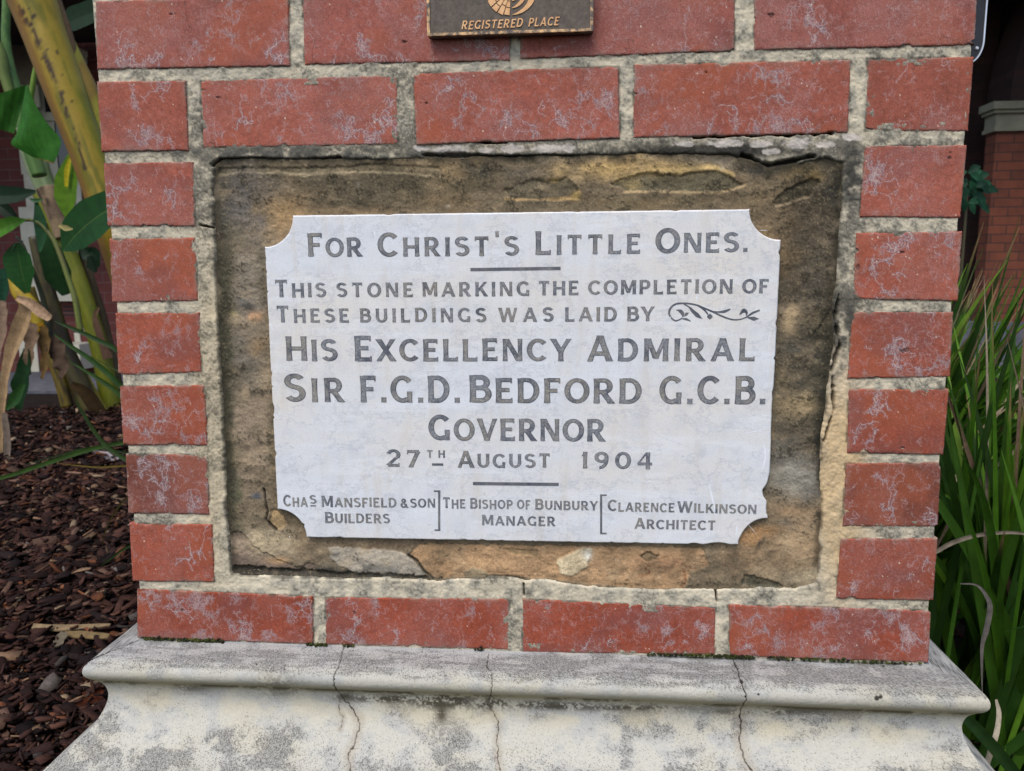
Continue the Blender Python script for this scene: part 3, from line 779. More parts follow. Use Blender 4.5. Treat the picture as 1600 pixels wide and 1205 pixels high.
for side in range(4):
    nu = 1340 if side == 0 else 150
    U = np.linspace(-1, 1, nu)[None, :]
    A = U * (HB + of[:, None])                        # along the face
    rr = np.random.default_rng(77 + side)
    Sg = sv[:, None] + 0 * A
    q_lo = fbm(A * 14 + side * 40, Sg * 26, 400, 4); q_md = fbm(A * 46 + side * 9, Sg * 60, 404, 4); q_hi = fbm(A * 420, Sg * 420, 408, 3); q_st = fbm(A * 30, Sg * 210, 412, 3)
    rn = rr.random(A.shape)
    rb = blur(rr.random(A.shape), 1)
    Cc = np.ones(A.shape + (3,)) * lin(196, 192, 179)
    Cc = mix(Cc, lin(200, 191, 168), sm(0.45, 0.7, q_lo) * 0.5)
    Cc = mix(Cc, lin(174, 174, 172), sm(0.40, 0.65, q_md) * 0.6)
    zz = oz[:, None] + 0 * A
    slope = sm(0.012, 0.030, Sg) * sm(0.066, 0.054, Sg + 0.012 * (q_md - 0.5) + 0.006 * (q_lo - 0.5))
    Cc = mix(Cc, lin(150, 151, 156), sm(0.060, 0.045, Sg) * (0.62 + 0.5 * (q_st - 0.5)))
    low = sm(-0.075, -0.125, zz)
    d = 0.20 * q_hi + 0.42 * q_md + 0.38 * q_lo
    pr = np.clip(slope * (0.36 + 0.95 * sm(0.40, 0.62, 0.5 * q_st + 0.3 * q_md + 0.2 * q_lo)) + sm(0.50, 0.66, d + 0.07 * low - 0.015) * (0.65 + 0.35 * low) * (1 - 0.75 * sm(0.060, 0.066, Sg) * sm(0.084, 0.078, Sg)) + 0.10 + 0.36 * low - 0.06 * sm(0.058, 0.066, Sg) * sm(0.090, 0.080, Sg) + 0.10 * sm(0.45, 0.6, q_lo), 0, 0.95)
    hs = 0.85 * rb + 0.15 * q_hi
    Cc = mix(Cc, lin(132, 129, 121), np.clip(pr - 0.03, 0, 1) * 0.66)
    Cc = mix(Cc, lin(80, 79, 77), (0.7 * rn + 0.3 * rb * 1.2 < 0.06 + 0.50 * pr) * (0.35 + 0.3 * rr.random(A.shape)))
    Cc = mix(Cc, lin(46, 45, 42), (rn < 0.012 + 0.20 * pr ** 1.3) * 0.6)
    Cc = mix(Cc, lin(212, 208, 194), (rn > 0.95) * 0.35)
    Cc = Cc * (0.90 + 0.20 * rb)[..., None]
    ol = blob(Sg, 0 * Sg, 0.086, 0, 0.012, 1)
    Cc = mix(Cc, lin(160, 150, 116), np.clip(ol * 0.9, 0, 0.8))
    Cc = mix(Cc, lin(84, 78, 56), blob(Sg, 0 * Sg, 0.090, 0, 0.005, 1) * sm(0.38, 0.58, q_md + 0.25 * (q_hi - 0.5)) * 0.9)
    Cc = mix(Cc, lin(208, 196, 164), blob(Sg, 0 * Sg, 0.118, 0, 0.016, 1) * sm(0.46, 0.66, fbm(A * 20 + 7, Sg * 30, 420, 3)) * 0.45)
    H = 0.0009 * (q_md - 0.5) + 0.0004 * (q_hi - 0.5) + 0.0016 * (q_lo - 0.5)
    O = of[:, None] + nx_[:, None] * H; Zc = oz[:, None] + nz_[:, None] * H
    if side == 0:
        P = np.stack([A, -O, Zc], -1)
        ppx, ppy = proj(P)
        wv = (fbm(ppx / 7, ppy / 7, 430, 3) - 0.5) * 7
        for pts, wd in CRACKS:
            dd = dline(ppx + wv, ppy, pts)
            fade = 1 if wd > 0.7 else 0.8
            Cc = mix(Cc, lin(150, 134, 112), np.clip(sm(13 * wd, 2, dd), 0, 1) * 0.35 * sm(1060, 1120, ppy))
            c_ = sm(1.05 * wd, 0.25 * wd, dd + 0.5 * (rb - 0.5)) * fade * (0.65 + 0.5 * q_md)
            Cc = mix(Cc, lin(40, 36, 30), c_)
            O = O - nx_[:, None] * 0.002 * c_; Zc = Zc - nz_[:, None] * 0.002 * c_
        for (x, y, rx, ry, st) in [(690, 1096, 46, 11, 1.2), (770, 1100, 30, 10, 1), (600, 1092, 70, 7, .9), (870, 1103, 60, 7, .9), (980, 1106, 90, 5, .8), (1200, 1112, 120, 5, .7), (690, 1116, 8, 14, .9), (300, 1075, 30, 8, .5), (540, 1088, 14, 6, .8), (830, 1100, 30, 5, .8), (430, 1070, 40, 20, .45)]:
            Cc = mix(Cc, lin(78, 72, 56), np.clip(blob(ppx, ppy, x, y, rx, ry) * st * 1.3, 0, 1) * sm(0.42, 0.58, 0.5 * q_hi + 0.5 * q_md + 0.06) * 0.9)
        for (x, y, r) in [(1370, 1091, 5), (1376, 1089, 4), (1185, 1085, 2.6), (494, 1010, 3), (1380, 1041, 2.6), (401, 1038, 2)]:
            Cc = mix(Cc, lin(60, 58, 50), sm(r, r * 0.6, np.hypot(ppx - x, ppy - y)))
        P = np.stack([A, -O, Zc], -1)
        moss = sm(0.022, 0.012, Sg) * np.clip(blob(ppx, 0 * ppx, 290, 0, 75, 1) + blob(ppx, 0 * ppx, 1090, 0, 70, 1) + 0.7 * blob(ppx, 0 * ppx, 1320, 0, 90, 1), 0, 1)
        Cc = mix(Cc, lin(58, 60, 30), moss * sm(0.3, 0.55, q_md) * 0.9)
    elif side == 1: P = np.stack([HB + O, HB + A, Zc], -1)
    elif side == 2: P = np.stack([-A, DEP + O, Zc], -1)
    else: P = np.stack([-HB - O, HB - A, Zc], -1)
    n, m = A.shape
    pv.append(P.reshape(-1, 3)); pc.append(Cc.reshape(-1, 3)); pf.append(gridF(n, m, poff).reshape(-1, 4)); poff += n * m
obj('plinth', np.vstack(pv), np.vstack(pf), M_PLINTH, pier, np.vstack(pc), smooth=True)
cap = MB(); cap.box((-HB - 0.03, -0.03, courses[-1][1] + 0.008), (HB + 0.03, DEP + 0.03, courses[-1][1] + 0.085), lin(196, 190, 174))
cap.build('capstone', M_PLINTH, pier)

# moss in the joint between the lowest bricks and the plinth
mb = MB(); rm = np.random.default_rng(9)
for a, b, n in [(222, 350, 170), (480, 512, 40), (536, 552, 14), (1010, 1122, 110), (1122, 1178, 110), (1200, 1440, 110), (740, 756, 10)]:
    for _ in range(n):
        x = rm.uniform(a, b)
        yb = np.interp(x, [215, 490, 800, 1130, 1450], [996, 1006, 1015, 1024, 1036]) + rm.normal(0.5, 1.2)
        p = at(x, yb, -0.003); p[2] = max(p[2], 0.0035); r = rm.uniform(0.0008, 0.0022)
        V = []; k = 6
        for i in range(3):
            for j in range(k):
                t = j * 2 * math.pi / k; q = r * math.cos(i * 0.62) * rm.uniform(0.7, 1.3)
                V.append(p + np.array([q * math.cos(t), -abs(q) * 0.3 + q * math.sin(t), r * 0.9 * math.sin(i * 0.62) - 0.0008]))
        F = [(i * k + j, i * k + (j + 1) % k, (i + 1) * k + (j + 1) % k, (i + 1) * k + j) for i in range(2) for j in range(k)] + [tuple(2 * k + j for j in range(k))]
        mb.add(V, F, lin(*[(52, 60, 26), (40, 44, 22), (74, 76, 36), (34, 32, 22)][rm.integers(4)]))
tag(mb.build('moss', M_MORTAR), 'dark green moss growing in the joint above the plinth', kind='stuff')

# ------------------------------------------------------------------ marble tablet
def mat_marble():
    m, t, p = nodes('white marble')
    n1 = noise_n(t, 5, 6, 0.6, stretch=(0.6, 1, 1.6)); n2 = noise_n(t, 40, 8, 0.7); n3 = noise_n(t, 16, 5, 0.6, stretch=(0.5, 1, 3.0)); n4 = noise_n(t, 900, 3, 0.6)
    n5 = noise_n(t, 26, 5, 0.65, stretch=(2.2, 1, 0.35)); n6 = noise_n(t, 11, 7, 0.7, stretch=(0.8, 1, 1.2))
    c = mixrgb(t, ramp(t, n1.outputs[0], [(0.40, (0, 0, 0)), (0.66, (1, 1, 1))]).outputs[0], lin(224, 226, 229), lin(228, 221, 210))
    c = mixrgb(t, ramp(t, n2.outputs[0], [(0.48, (0, 0, 0)), (0.75, (0.75,) * 3)]).outputs[0], c, lin(202, 204, 208))
    c = mixrgb(t, ramp(t, n5.outputs[0], [(0.52, (0, 0, 0)), (0.72, (0.55,) * 3)]).outputs[0], c, lin(212, 203, 190))
    c = mixrgb(t, ramp(t, n6.outputs[0], [(0.485, (0, 0, 0)), (0.50, (0.45,) * 3), (0.515, (0, 0, 0))]).outputs[0], c, lin(176, 180, 186))
    c = mixrgb(t, ramp(t, n3.outputs[0], [(0.54, (0, 0, 0)), (0.62, (0.32,) * 3), (0.68, (0, 0, 0))]).outputs[0], c, lin(242, 244, 247))
    c = mixrgb(t, ramp(t, n4.outputs[0], [(0.35, (0.30,) * 3), (0.5, (0, 0, 0))]).outputs[0], c, lin(182, 183, 186))
    a = t.nodes.new('ShaderNodeAttribute'); a.attribute_name = 'Col'
    c = mixrgb(t, 1.0, c, a.outputs[0], 'MULTIPLY')
    t.links.new(c, p.inputs['Base Color'])
    p.inputs['Roughness'].default_value = 0.62; p.inputs['Specular IOR Level'].default_value = 0.35
    bump(t, p, n2.outputs[0], 0.35, 0.0006)
    return m


M_MARBLE = mat_marble()
MYF = -0.0062
tab = thing('marble_plaque', 'white marble plaque with notched corners and inscription dated 1904', 'plaque', (0, 0.0, 0.15))
# outline in the front plane (metres)
xl0, xl1 = -0.2880, -0.2892; xr = 0.2892; zt, zb = 0.5235, 0.1428


def arc(cx, cz, rx, rz, a0, a1, n=40):
    a = np.radians(np.linspace(a0, a1, n)); return [(cx + rx * math.cos(t), cz + rz * math.sin(t)) for t in a]


out = []
out += arc(xl0 - 0.000, zt + 0.0, 0.0345, 0.0350, 0, -90)[::-1]           # top-left notch, from the left edge up to the top edge
out += [(x, zt + 0.0012 * (x + 0.25)) for x in np.linspace(-0.2535, 0.2545, 300)[1:-1]]
out += arc(xr, zt + 0.0012, 0.0347, 0.0335, 180, 270)
out += [(xr + (0.2880 - xr) * t, 0.490 + (0.1765 - 0.490) * t) for t in np.linspace(0, 1, 220)[1:-1]]
out += arc(0.2880, zb + 0.0016, 0.0310, 0.0330, 90, 180)
out += [(x, zb + 0.0016 * (x + 0.25) / 0.5) for x in np.linspace(0.2565, -0.2549, 300)[1:-1]]
out += arc(xl1, zb, 0.0343, 0.0345, 0, 90)
out += [(xl1 + (xl0 - xl1) * t, 0.1775 + (0.4880 - 0.1775) * t) for t in np.linspace(0, 1, 220)[1:-1]]
out = np.array(out)
seg = np.r_[0, np.cumsum(np.linalg.norm(np.diff(out, axis=0), axis=1))]
total = seg[-1] + np.linalg.norm(out[0] - out[-1])
NO = 1900
su = np.linspace(0, total, NO, endpoint=False)
oc = np.vstack([out, out[:1]]); sg = np.r_[seg, total]
O2 = np.stack([np.interp(su, sg, oc[:, 0]), np.interp(su, sg, oc[:, 1])], -1)
tg = np.roll(O2, -2, 0) - np.roll(O2, 2, 0); tg /= np.linalg.norm(tg, axis=1)[:, None]
nin = np.stack([tg[:, 1], -tg[:, 0]], -1)
nin = sum(np.roll(nin, k_, 0) for k_ in range(-3, 4)); nin /= np.linalg.norm(nin, axis=1)[:, None]
                              # inward (outline runs clockwise)
rm = np.random.default_rng(21)
e = 0.0004 * fbm(su * 90, su * 0, 500, 3)
for _ in range(34):
    s0 = rm.uniform(0, total); e = e + rm.uniform(0.0003, 0.0016) * np.exp(-np.abs((su - s0) / rm.uniform(0.001, 0.004)) ** 2.5)


def chip_at(x, z, d, w):
    global e
    i = np.argmin((O2[:, 0] - x) ** 2 + (O2[:, 1] - z) ** 2)
    e = e + d * np.exp(-np.abs((su - su[i]) / w) ** 3)


chip_at(0.2880, 0.207, 0.0052, 0.009); chip_at(0.2882, 0.216, 0.002, 0.012); chip_at(0.2890, 0.300, 0.0010, 0.030); chip_at(0.232, 0.1436, 0.0022, 0.012); chip_at(0.206, 0.1436, 0.0014, 0.006); chip_at(-0.290, 0.30, 0.0016, 0.006)
chip_at(0.2885, 0.19, 0.002, 0.006); chip_at(0.262, 0.1436, 0.001, 0.01)
rings = []
for ins, y in [(0.0, 0.010), (0.0, MYF + 0.0030), (0.0004, MYF + 0.0015), (0.0010, MYF + 0.0005), (0.0019, MYF)]:
    b = 0.7 + 0.4 * fbm(su * 60, su * 0 + 3, 510, 3)
    rings.append(np.column_stack([O2[:, 0] + nin[:, 0] * (e + ins * b), np.full(NO, y), O2[:, 1] + nin[:, 1] * (e + ins * b)]))
V = np.vstack(rings)
F = []
for r in range(len(rings) - 1):
    for i in range(NO):
        j = (i + 1) % NO; F.append((r * NO + i, r * NO + j, (r + 1) * NO + j, (r + 1) * NO + i))
F.append(tuple((len(rings) - 1) * NO + i for i in range(NO)))
cc = np.ones((len(V), 3))
spk = (rm.random(NO) > 0.9) * 0.12
for r in (0, 1): cc[r * NO:(r + 1) * NO] = (0.80, 0.77, 0.71)
for r in (2, 3): cc[r * NO:(r + 1) * NO] = 1.0 + spk[:, None]
obj('slab', V, F, M_MARBLE, tab, cc)

# ------------------------------------------------------------------ lettering: own stroke alphabet (cap height 1)
TV, TH = 0.212, 0.168
GL = {
    'A': (.88, [('L', .10, 0, .44, 1, TV * .8), ('L', .44, 1, .78, 0, TV * 1.02), ('H', .22, .68, .30)]),
    'B': (.74, [('L', .13, 0, .13, 1, TV), ('H', .13, .40, .925), ('H', .13, .42, .535), ('H', .13, .42, .07), ('A', .39, .73, .20, .195, 90, -90), ('A', .41, .302, .235, .232, 90, -90)]),
    'C': (.80, [('A', .44, .5, .34, .43, 42, 318)]),
    'D': (.82, [('L', .13, 0, .13, 1, TV), ('H', .13, .36, .93), ('H', .13, .36, .07), ('A', .36, .5, .34, .43, 90, -90)]),
    'E': (.66, [('L', .13, 0, .13, 1, TV), ('H', .13, .60, .93), ('H', .13, .52, .52), ('H', .13, .62, .07), ('L', .585, .80, .585, 1, .06), ('L', .60, 0, .60, .2, .06)]),
    'F': (.62, [('L', .13, 0, .13, 1, TV), ('H', .13, .58, .93), ('H', .13, .50, .50), ('L', .565, .80, .565, 1, .06)]),
    'G': (.84, [('A', .44, .5, .34, .43, 42, 300), ('L', .70, 0, .70, .36, TV * .85), ('H', .58, .70, .12), ('H', .60, .80, .33)]),
    'H': (.82, [('L', .13, 0, .13, 1, TV), ('L', .69, 0, .69, 1, TV), ('H', .13, .69, .50)]),
    'I': (.26, [('L', .13, 0, .13, 1, TV)]),
    'K': (.80, [('L', .13, 0, .13, 1, TV), ('L', .18, .36, .66, 1, TV * .75), ('L', .36, .56, .70, 0, TV)]),
    'L': (.64, [('L', .13, 0, .13, 1, TV), ('H', .13, .60, .07), ('L', .585, 0, .585, .2, .06)]),
    'M': (.98, [('L', .12, 0, .12, 1, TV * .9), ('L', .16, 1, .49, .12, TV), ('L', .49, .12, .82, 1, TV * .75), ('L', .86, 0, .86, 1, TV)]),
    'N': (.84, [('L', .12, 0, .12, 1, TV * .85), ('L', .15, 1, .69, 0, TV), ('L', .72, 0, .72, 1, TV * .85)]),
    'O': (.88, [('A', .44, .5, .345, .43, 0, 360)]),
    'P': (.70, [('L', .13, 0, .13, 1, TV), ('H', .13, .38, .925), ('H', .13, .38, .44), ('A', .38, .682, .22, .243, 90, -90)]),
    'R': (.78, [('L', .13, 0, .13, 1, TV), ('H', .13, .38, .925), ('H', .13, .38, .46), ('A', .38, .692, .21, .233, 90, -90), ('L', .36, .44, .66, 0, TV)]),
    'S': (.70, [('A', .35, .735, .235, .195, 28, 270), ('A', .35, .295, .25, .225, 90, -150)]),
    'T': (.74, [('L', .37, 0, .37, 1, TV), ('H', .05, .69, .93), ('L', .075, .79, .075, 1, .06), ('L', .665, .79, .665, 1, .06)]),
    'U': (.80, [('L', .13, .36, .13, 1, TV), ('L', .67, .36, .67, 1, TV), ('A', .40, .37, .27, .30, 180, 360)]),
    'V': (.84, [('L', .09, 1, .42, 0, TV), ('L', .42, 0, .75, 1, TV * .8)]),
    'W': (1.2, [('L', .09, 1, .34, 0, TV), ('L', .34, 0, .60, 1, TV * .75), ('L', .60, 1, .86, 0, TV), ('L', .86, 0, 1.11, 1, TV * .75)]),
    'X': (.80, [('L', .10, 1, .70, 0, TV), ('L', .10, 0, .70, 1, TV * .8)]),
    'Y': (.80, [('L', .08, 1, .40, .42, TV), ('L', .40, .42, .72, 1, TV * .8), ('L', .40, 0, .40, .46, TV)]),
    '0': (.82, [('A', .41, .5, .31, .43, 0, 360)]),
    '1': (.42, [('L', .24, 0, .24, 1, TV), ('L', .10, .74, .20, .97, .09)]),
    '2': (.78, [('A', .38, .70, .26, .235, 165, -40), ('L', .10, .10, .56, .56, TV * .8), ('H', .08, .68, .075), ('L', .65, 0, .65, .22, .06)]),
    '4': (.84, [('L', .58, 0, .58, 1, TV), ('L', .08, .33, .54, 1, .10), ('H', .06, .80, .31)]),
    '7': (.74, [('H', .06, .68, .92), ('L', .24, 0, .62, .90, TV), ('L', .085, .76, .085, 1, .06)]),
    '9': (.80, [('A', .38, .68, .26, .25, 0, 360), ('A', .30, .55, .34, .48, 15, -95)]),
    '&': (.86, [('A', .34, .76, .15, .17, 0, 360), ('A', .34, .27, .25, .21, 120, 400), ('L', .25, .66, .74, 0, TV * .9)]),
    '.': (.26, [('L', .13, 0, .13, .19, .19)]),
    "'": (.22, [('L', .13, .76, .12, 1, .13)]),
}
stroke_n = 0


class Text:
    """flat letter strokes on the plane y = Y; every stroke a few hundredths of a millimetre off its neighbour"""
    def __init__(s, Y, slant=0.0, bold=1.0): s.mb = MB(); s.Y = Y; s.k = 0; s.slant = slant; s.bold = bold; s.rng = np.random.default_rng(3)

    lay = 0; ink = None

    def poly(s, P):
        P = np.asarray(P, float); s.k += 1
        y = s.Y - 0.000012 * (s.k % 17) - 0.00022 * s.lay
        area = np.sum(P[:, 0] * np.roll(P[:, 1], -1) - np.roll(P[:, 0], -1) * P[:, 1])
        if area < 0: P = P[::-1]
        s.mb.add(np.column_stack([P[:, 0], np.full(len(P), y), P[:, 1]]), [tuple(range(len(P)))], s.ink)

    def strip(s, A, B):
        A = np.asarray(A, float); B = np.asarray(B, float); s.k += 1
        y = s.Y - 0.000012 * (s.k % 17) - 0.00022 * s.lay; n = len(A)
        V = np.vstack([np.column_stack([A[:, 0], np.full(n, y), A[:, 1]]), np.column_stack([B[:, 0], np.full(n, y), B[:, 1]])])
        s.mb.add(V, [(i, i + 1, n + i + 1, n + i) for i in range(n - 1)], s.ink)

    def glyph(s, ch, x0, z0, hx, hz):
        def T(P):
            P = np.asarray(P, float).copy()
            P[:, 0] += s.slant * P[:, 1]
            return np.column_stack([x0 + P[:, 0] * hx, z0 + P[:, 1] * hz])
        b = s.bold
        for st in GL[ch][1]:
            if st[0] == 'L':
                _, xa, za, xb, zb, t = st; t *= b
                if za > zb: xa, za, xb, zb = xb, zb, xa, za
                ln = math.hypot(xb - xa, zb - za); wx = 0.5 * t * ln / (zb - za)
                N = 5; L_, R_ = [], []
                for i in range(N):
                    f = i / (N - 1); fl = 1 + 0.16 * (abs(2 * f - 1) ** 3) - 0.05
                    L_.append((xa + (xb - xa) * f - wx * fl, za + (zb - za) * f)); R_.append((xa + (xb - xa) * f + wx * fl, za + (zb - za) * f))
                s.strip(T(R_), T(L_))
            elif st[0] == 'H':
                _, xa, xb, zc = st; h = TH * 0.5 * b
                s.poly(T([(xa, zc - h), (xb, zc - h), (xb, zc + h), (xa, zc + h)]))
            else:
                _, cx, cz, rx, rz, a0, a1 = st
                n = max(8, int(abs(a1 - a0) / 9)); a = np.radians(np.linspace(a0, a1, n))
                hx_, hz_ = TV * 0.5 * b, TH * 0.5 * b
                flare = 1 + (0.10 * np.abs(np.linspace(-1, 1, n)) ** 6 if abs(a1 - a0) < 359 else 0)
                o_ = np.column_stack([cx + (rx + hx_ * flare) * np.cos(a), cz + (rz + hz_ * flare) * np.sin(a)])
                i_ = np.column_stack([cx + (rx - hx_ * flare) * np.cos(a), cz + (rz - hz_ * flare) * np.sin(a)])
                if a1 > a0: s.strip(T(i_), T(o_))
                else: s.strip(T(o_), T(i_))

    def word(s, w, xl, xr_, bl, br, big, small, first=True):
        """w laid between photo pixels xl..xr_ on baseline bl..br; first letter `big` px tall, the rest `small`"""
        pl, pr = at(xl, bl, s.Y), at(xr_, br, s.Y)
        mz = (at(xl, bl - 10, s.Y)[2] - pl[2]) / 10
        H = [(big if (i == 0 and first) or c in "'" else small) * mz for i, c in enumerate(w)]
        if w in ('F.G.D.', 'G.C.B.', '27', '1904'): H = [big * mz] * len(w)
        adv = [GL[c][0] * h * s_ for c, h, s_ in zip(w, H, [1] * len(w))]
        inner = [(0.04 if c not in 'IL' else 0.035) for c in w]
        gap = 0.13 * small * mz
        tot = pr[0] - pl[0]
        kx = (tot - gap * (len(w) - 1)) / sum(adv)
        if kx > 1.12: gap += (kx - 1.12) * sum(adv) / max(1, len(w) - 1); kx = 1.12
        x = pl[0]
        for c, h, a in zip(w, H, adv):
            z = pl[2] + (pr[2] - pl[2]) * (x - pl[0]) / tot
            zz = z + s.rng.normal(0, 0.00012)
            s.glyph(c, x, zz, h * kx, h)
            if s.ink is not None:
                s.lay, s.ink, b0 = 1, (1, 1, 1), s.bold
                s.bold = b0 * 0.70; s.glyph(c, x, zz, h * kx, h); s.bold = b0
                s.lay, s.ink = 0, (0, 0, 0)
            x += a * kx + gap


def mat_ink():
    m, t, p = nodes('worn grey lettering')
    n1 = noise_n(t, 14, 4, 0.6); n2 = noise_n(t, 480, 5, 0.75); n3 = noise_n(t, 60, 5, 0.7)
    a = t.nodes.new('ShaderNodeAttribute'); a.attribute_name = 'Col'
    body = mixrgb(t, ramp(t, n1.outputs[0], [(0.45, (0, 0, 0)), (0.60, (1, 1, 1))]).outputs[0], lin(120, 123, 130), lin(140, 134, 124))
    body = mixrgb(t, ramp(t, n2.outputs[0], [(0.48, (0, 0, 0)), (0.66, (0.85,) * 3)]).outputs[0], body, lin(178, 175, 168))
    edge = mixrgb(t, ramp(t, n3.outputs[0], [(0.40, (0, 0, 0)), (0.70, (1, 1, 1))]).outputs[0], lin(84, 88, 97), lin(132, 130, 128))
    wear = mixrgb(t, 1.0, a.outputs[0], ramp(t, n3.outputs[0], [(0.36, (0.15,) * 3), (0.56, (1, 1, 1))]).outputs[0], 'MULTIPLY')
    t.links.new(mixrgb(t, wear, edge, body), p.inputs['Base Color']); p.inputs['Roughness'].default_value = 0.8; p.inputs['Specular IOR Level'].default_value = 0.2
    return m


M_INK = mat_ink()
TY = MYF - 0.00012


def line_obj(words, rules=(), label=None):
    t = Text(TY); t.ink = (0, 0, 0)
    for w in words: t.word(*w)
    for (xa, ya, xb, yb, th) in rules:
        a, b = at(xa, ya, TY), at(xb, yb, TY); c = at(xb, yb - th, TY); d = at(xa, ya - th, TY)
        t.poly([(a[0], a[2]), (b[0], b[2]), (c[0], c[2]), (d[0], d[2])])
    t.mb.build('inscription', M_INK, tab, label=label)


line_obj([('FOR', 481, 567, 401.2, 401, 36, 29.5), ("CHRIST'S", 590.5, 811, 401, 399.2, 37, 29.5), ('LITTLE', 836, 1001, 398, 396, 36.5, 30), ('ONES.', 1024, 1169, 395.5, 393.5, 38.5, 30.5)],
         [(735, 424, 876, 422, 5.2)], 'first line, For Christ\'s Little Ones, underlined by a short rule')
line_obj([('THIS', 429.5, 510, 464.5, 464, 26.5, 22), ('STONE', 526, 646, 464, 463.8, 22, 22), ('MARKING', 660, 828, 463.5, 462, 22, 22), ('THE', 841, 904.5, 461.5, 461, 22, 22), ('COMPLETION', 919, 1145, 460.5, 458.5, 22, 22), ('OF', 1159.5, 1201, 458.5, 458, 22, 22)],
         label='second line of small capitals')
line_obj([('THESE', 432, 546, 504, 503.8, 25.5, 21.5), ('BUILDINGS', 562.5, 760, 503.6, 503, 21.5, 21.5), ('WAS', 779, 865, 502.8, 502.5, 22, 22), ('LAID', 882.5, 964, 502.3, 502, 22, 22), ('BY', 979.5, 1022, 502, 501.5, 22.5, 22.5)], label='third line of small capitals ending in a flourish')
line_obj([('HIS', 447, 528, 564, 564, 38, 33.5), ('EXCELLENCY', 554, 892, 564.2, 564.2, 39, 34), ('ADMIRAL', 917, 1180, 564.3, 564, 40, 35)])
line_obj([('SIR', 445, 539, 627.8, 628, 43, 37), ('F.G.D.', 563, 720, 628.5, 629, 41, 41), ('BEDFORD', 733, 1003, 629, 630.5, 42, 38), ('G.C.B.', 1030, 1197, 631, 631.5, 43, 43)])
line_obj([('GOVERNOR', 670, 946, 687.8, 689.7, 39, 34)])
line_obj([('27', 604, 657, 729.3, 729.5, 26.5, 26.5), ('TH', 667, 695.5, 715, 715, 11.5, 11.5), ('AUGUST', 715, 860, 730.3, 731, 26, 21.5), ('1904', 907, 1020, 732, 733, 26, 26)],
         [(675, 727.5, 692.5, 727.7, 3.6), (739, 758, 873, 759.5, 5)])
line_obj([('CHA', 443, 481, 791.3, 791.6, 17.5, 14.5), ('S', 484, 495, 787, 787, 13.5, 13.5), ('MANSFIELD', 502.5, 620, 792, 792.7, 17.5, 14.5), ('&', 626, 638.5, 793, 793, 14, 14), ('SON', 641, 680.5, 793, 793, 14, 14),
          ('BUILDERS', 508, 609.5, 817, 817.5, 17, 14.5)], [(485, 791.5, 494, 791.6, 2.2), (684.5, 829.5, 688, 829.5, 63), (678, 768.8, 688, 768.8, 2.6), (679, 829.8, 688, 829.8, 2.6)])
line_obj([('THE', 692, 727.5, 794, 794.3, 16.5, 14), ('BISHOP', 734.5, 801, 794.5, 795.3, 16.5, 14), ('OF', 808, 829, 795.4, 795.7, 14, 14), ('BUNBURY', 836, 934, 796, 797.3, 16.5, 14), ('MANAGER', 753, 868, 820.5, 822, 16, 14.5)])
line_obj([('CLARENCE', 949.5, 1054, 798.7, 800.3, 17.5, 14), ('WILKINSON', 1058, 1182, 800.5, 803, 17.5, 14), ('ARCHITECT', 991, 1118, 826, 828.3, 17, 14.5)],
         [(937.5, 834.5, 941, 834.5, 62), (938, 775.2, 948, 775.2, 2.6), (938, 835, 948, 835, 2.6)])
# the flourish
t = Text(TY); t.ink = (0, 0, 0)
FX = lambda x, y: np.array(at(1030 + x * 170 / 1600, 465 + y * 45 / 424, TY))[[0, 2]]


def vine(pts, w):
    P = catmull(np.array([FX(*p) for p in pts]), 60)
    d = np.gradient(P, axis=0); d /= np.linalg.norm(d, axis=1)[:, None]; n = np.stack([-d[:, 1], d[:, 0]], -1)
    ww = np.interp(np.linspace(0, 1, 60), np.linspace(0, 1, len(w)), w)[:, None] * 170 / 1600 * 0.00075 * 0.5
    t.strip(P - n * ww, P + n * ww)


vine([(340, 300), (290, 330), (230, 340), (170, 290), (145, 220), (180, 140), (250, 95), (340, 85), (440, 90), (560, 115), (680, 165), (800, 215), (900, 265), (1000, 305), (1100, 328), (1200, 320), (1280, 290)], [16, 22, 26, 30, 26, 24, 24, 26, 26, 24, 20, 14])
vine([(350, 290), (345, 240), (310, 200), (245, 180)], [16, 50, 48, 4])
vine([(370, 280), (400, 245), (435, 225)], [6, 46, 8]); vine([(330, 312), (400, 320), (465, 350)], [10, 34, 10])
vine([(360, 95), (440, 140), (490, 195), (560, 260), (635, 315)], [14, 22, 44, 60, 4]); vine([(570, 120), (660, 180), (720, 250)], [16, 24, 18])
vine([(705, 280), (745, 280), (785, 280)], [20, 84, 20]); vine([(740, 190), (860, 212), (960, 205), (1045, 170)], [8, 18, 40, 18])
vine([(1280, 270), (1285, 220), (1240, 195), (1180, 255)], [10, 34, 60, 8]); vine([(1265, 300), (1370, 230), (1478, 185)], [14, 30, 24]); vine([(1290, 292), (1390, 310), (1465, 312)], [8, 58, 6])
t.mb.build('flourish', M_INK, tab)

# fine scratches and white bruises on the face of the tablet
t = Text(MYF - 0.00004)
rs = np.random.default_rng(8)


def scratch(pts, w):
    P = np.array([at(x, y, MYF)[[0, 2]] for x, y in pts]); P = catmull(P, 14)
    d = np.gradient(P, axis=0); d /= np.linalg.norm(d, axis=1)[:, None] + 1e-9; n = np.stack([-d[:, 1], d[:, 0]], -1)
    ww = w * 0.00037 * np.interp(np.linspace(0, 1, 14), [0, .3, .7, 1], [.2, 1, .8, .1])[:, None] * rs.uniform(0.7, 1.3, (14, 1))
    t.strip(P - n * ww, P + n * ww)


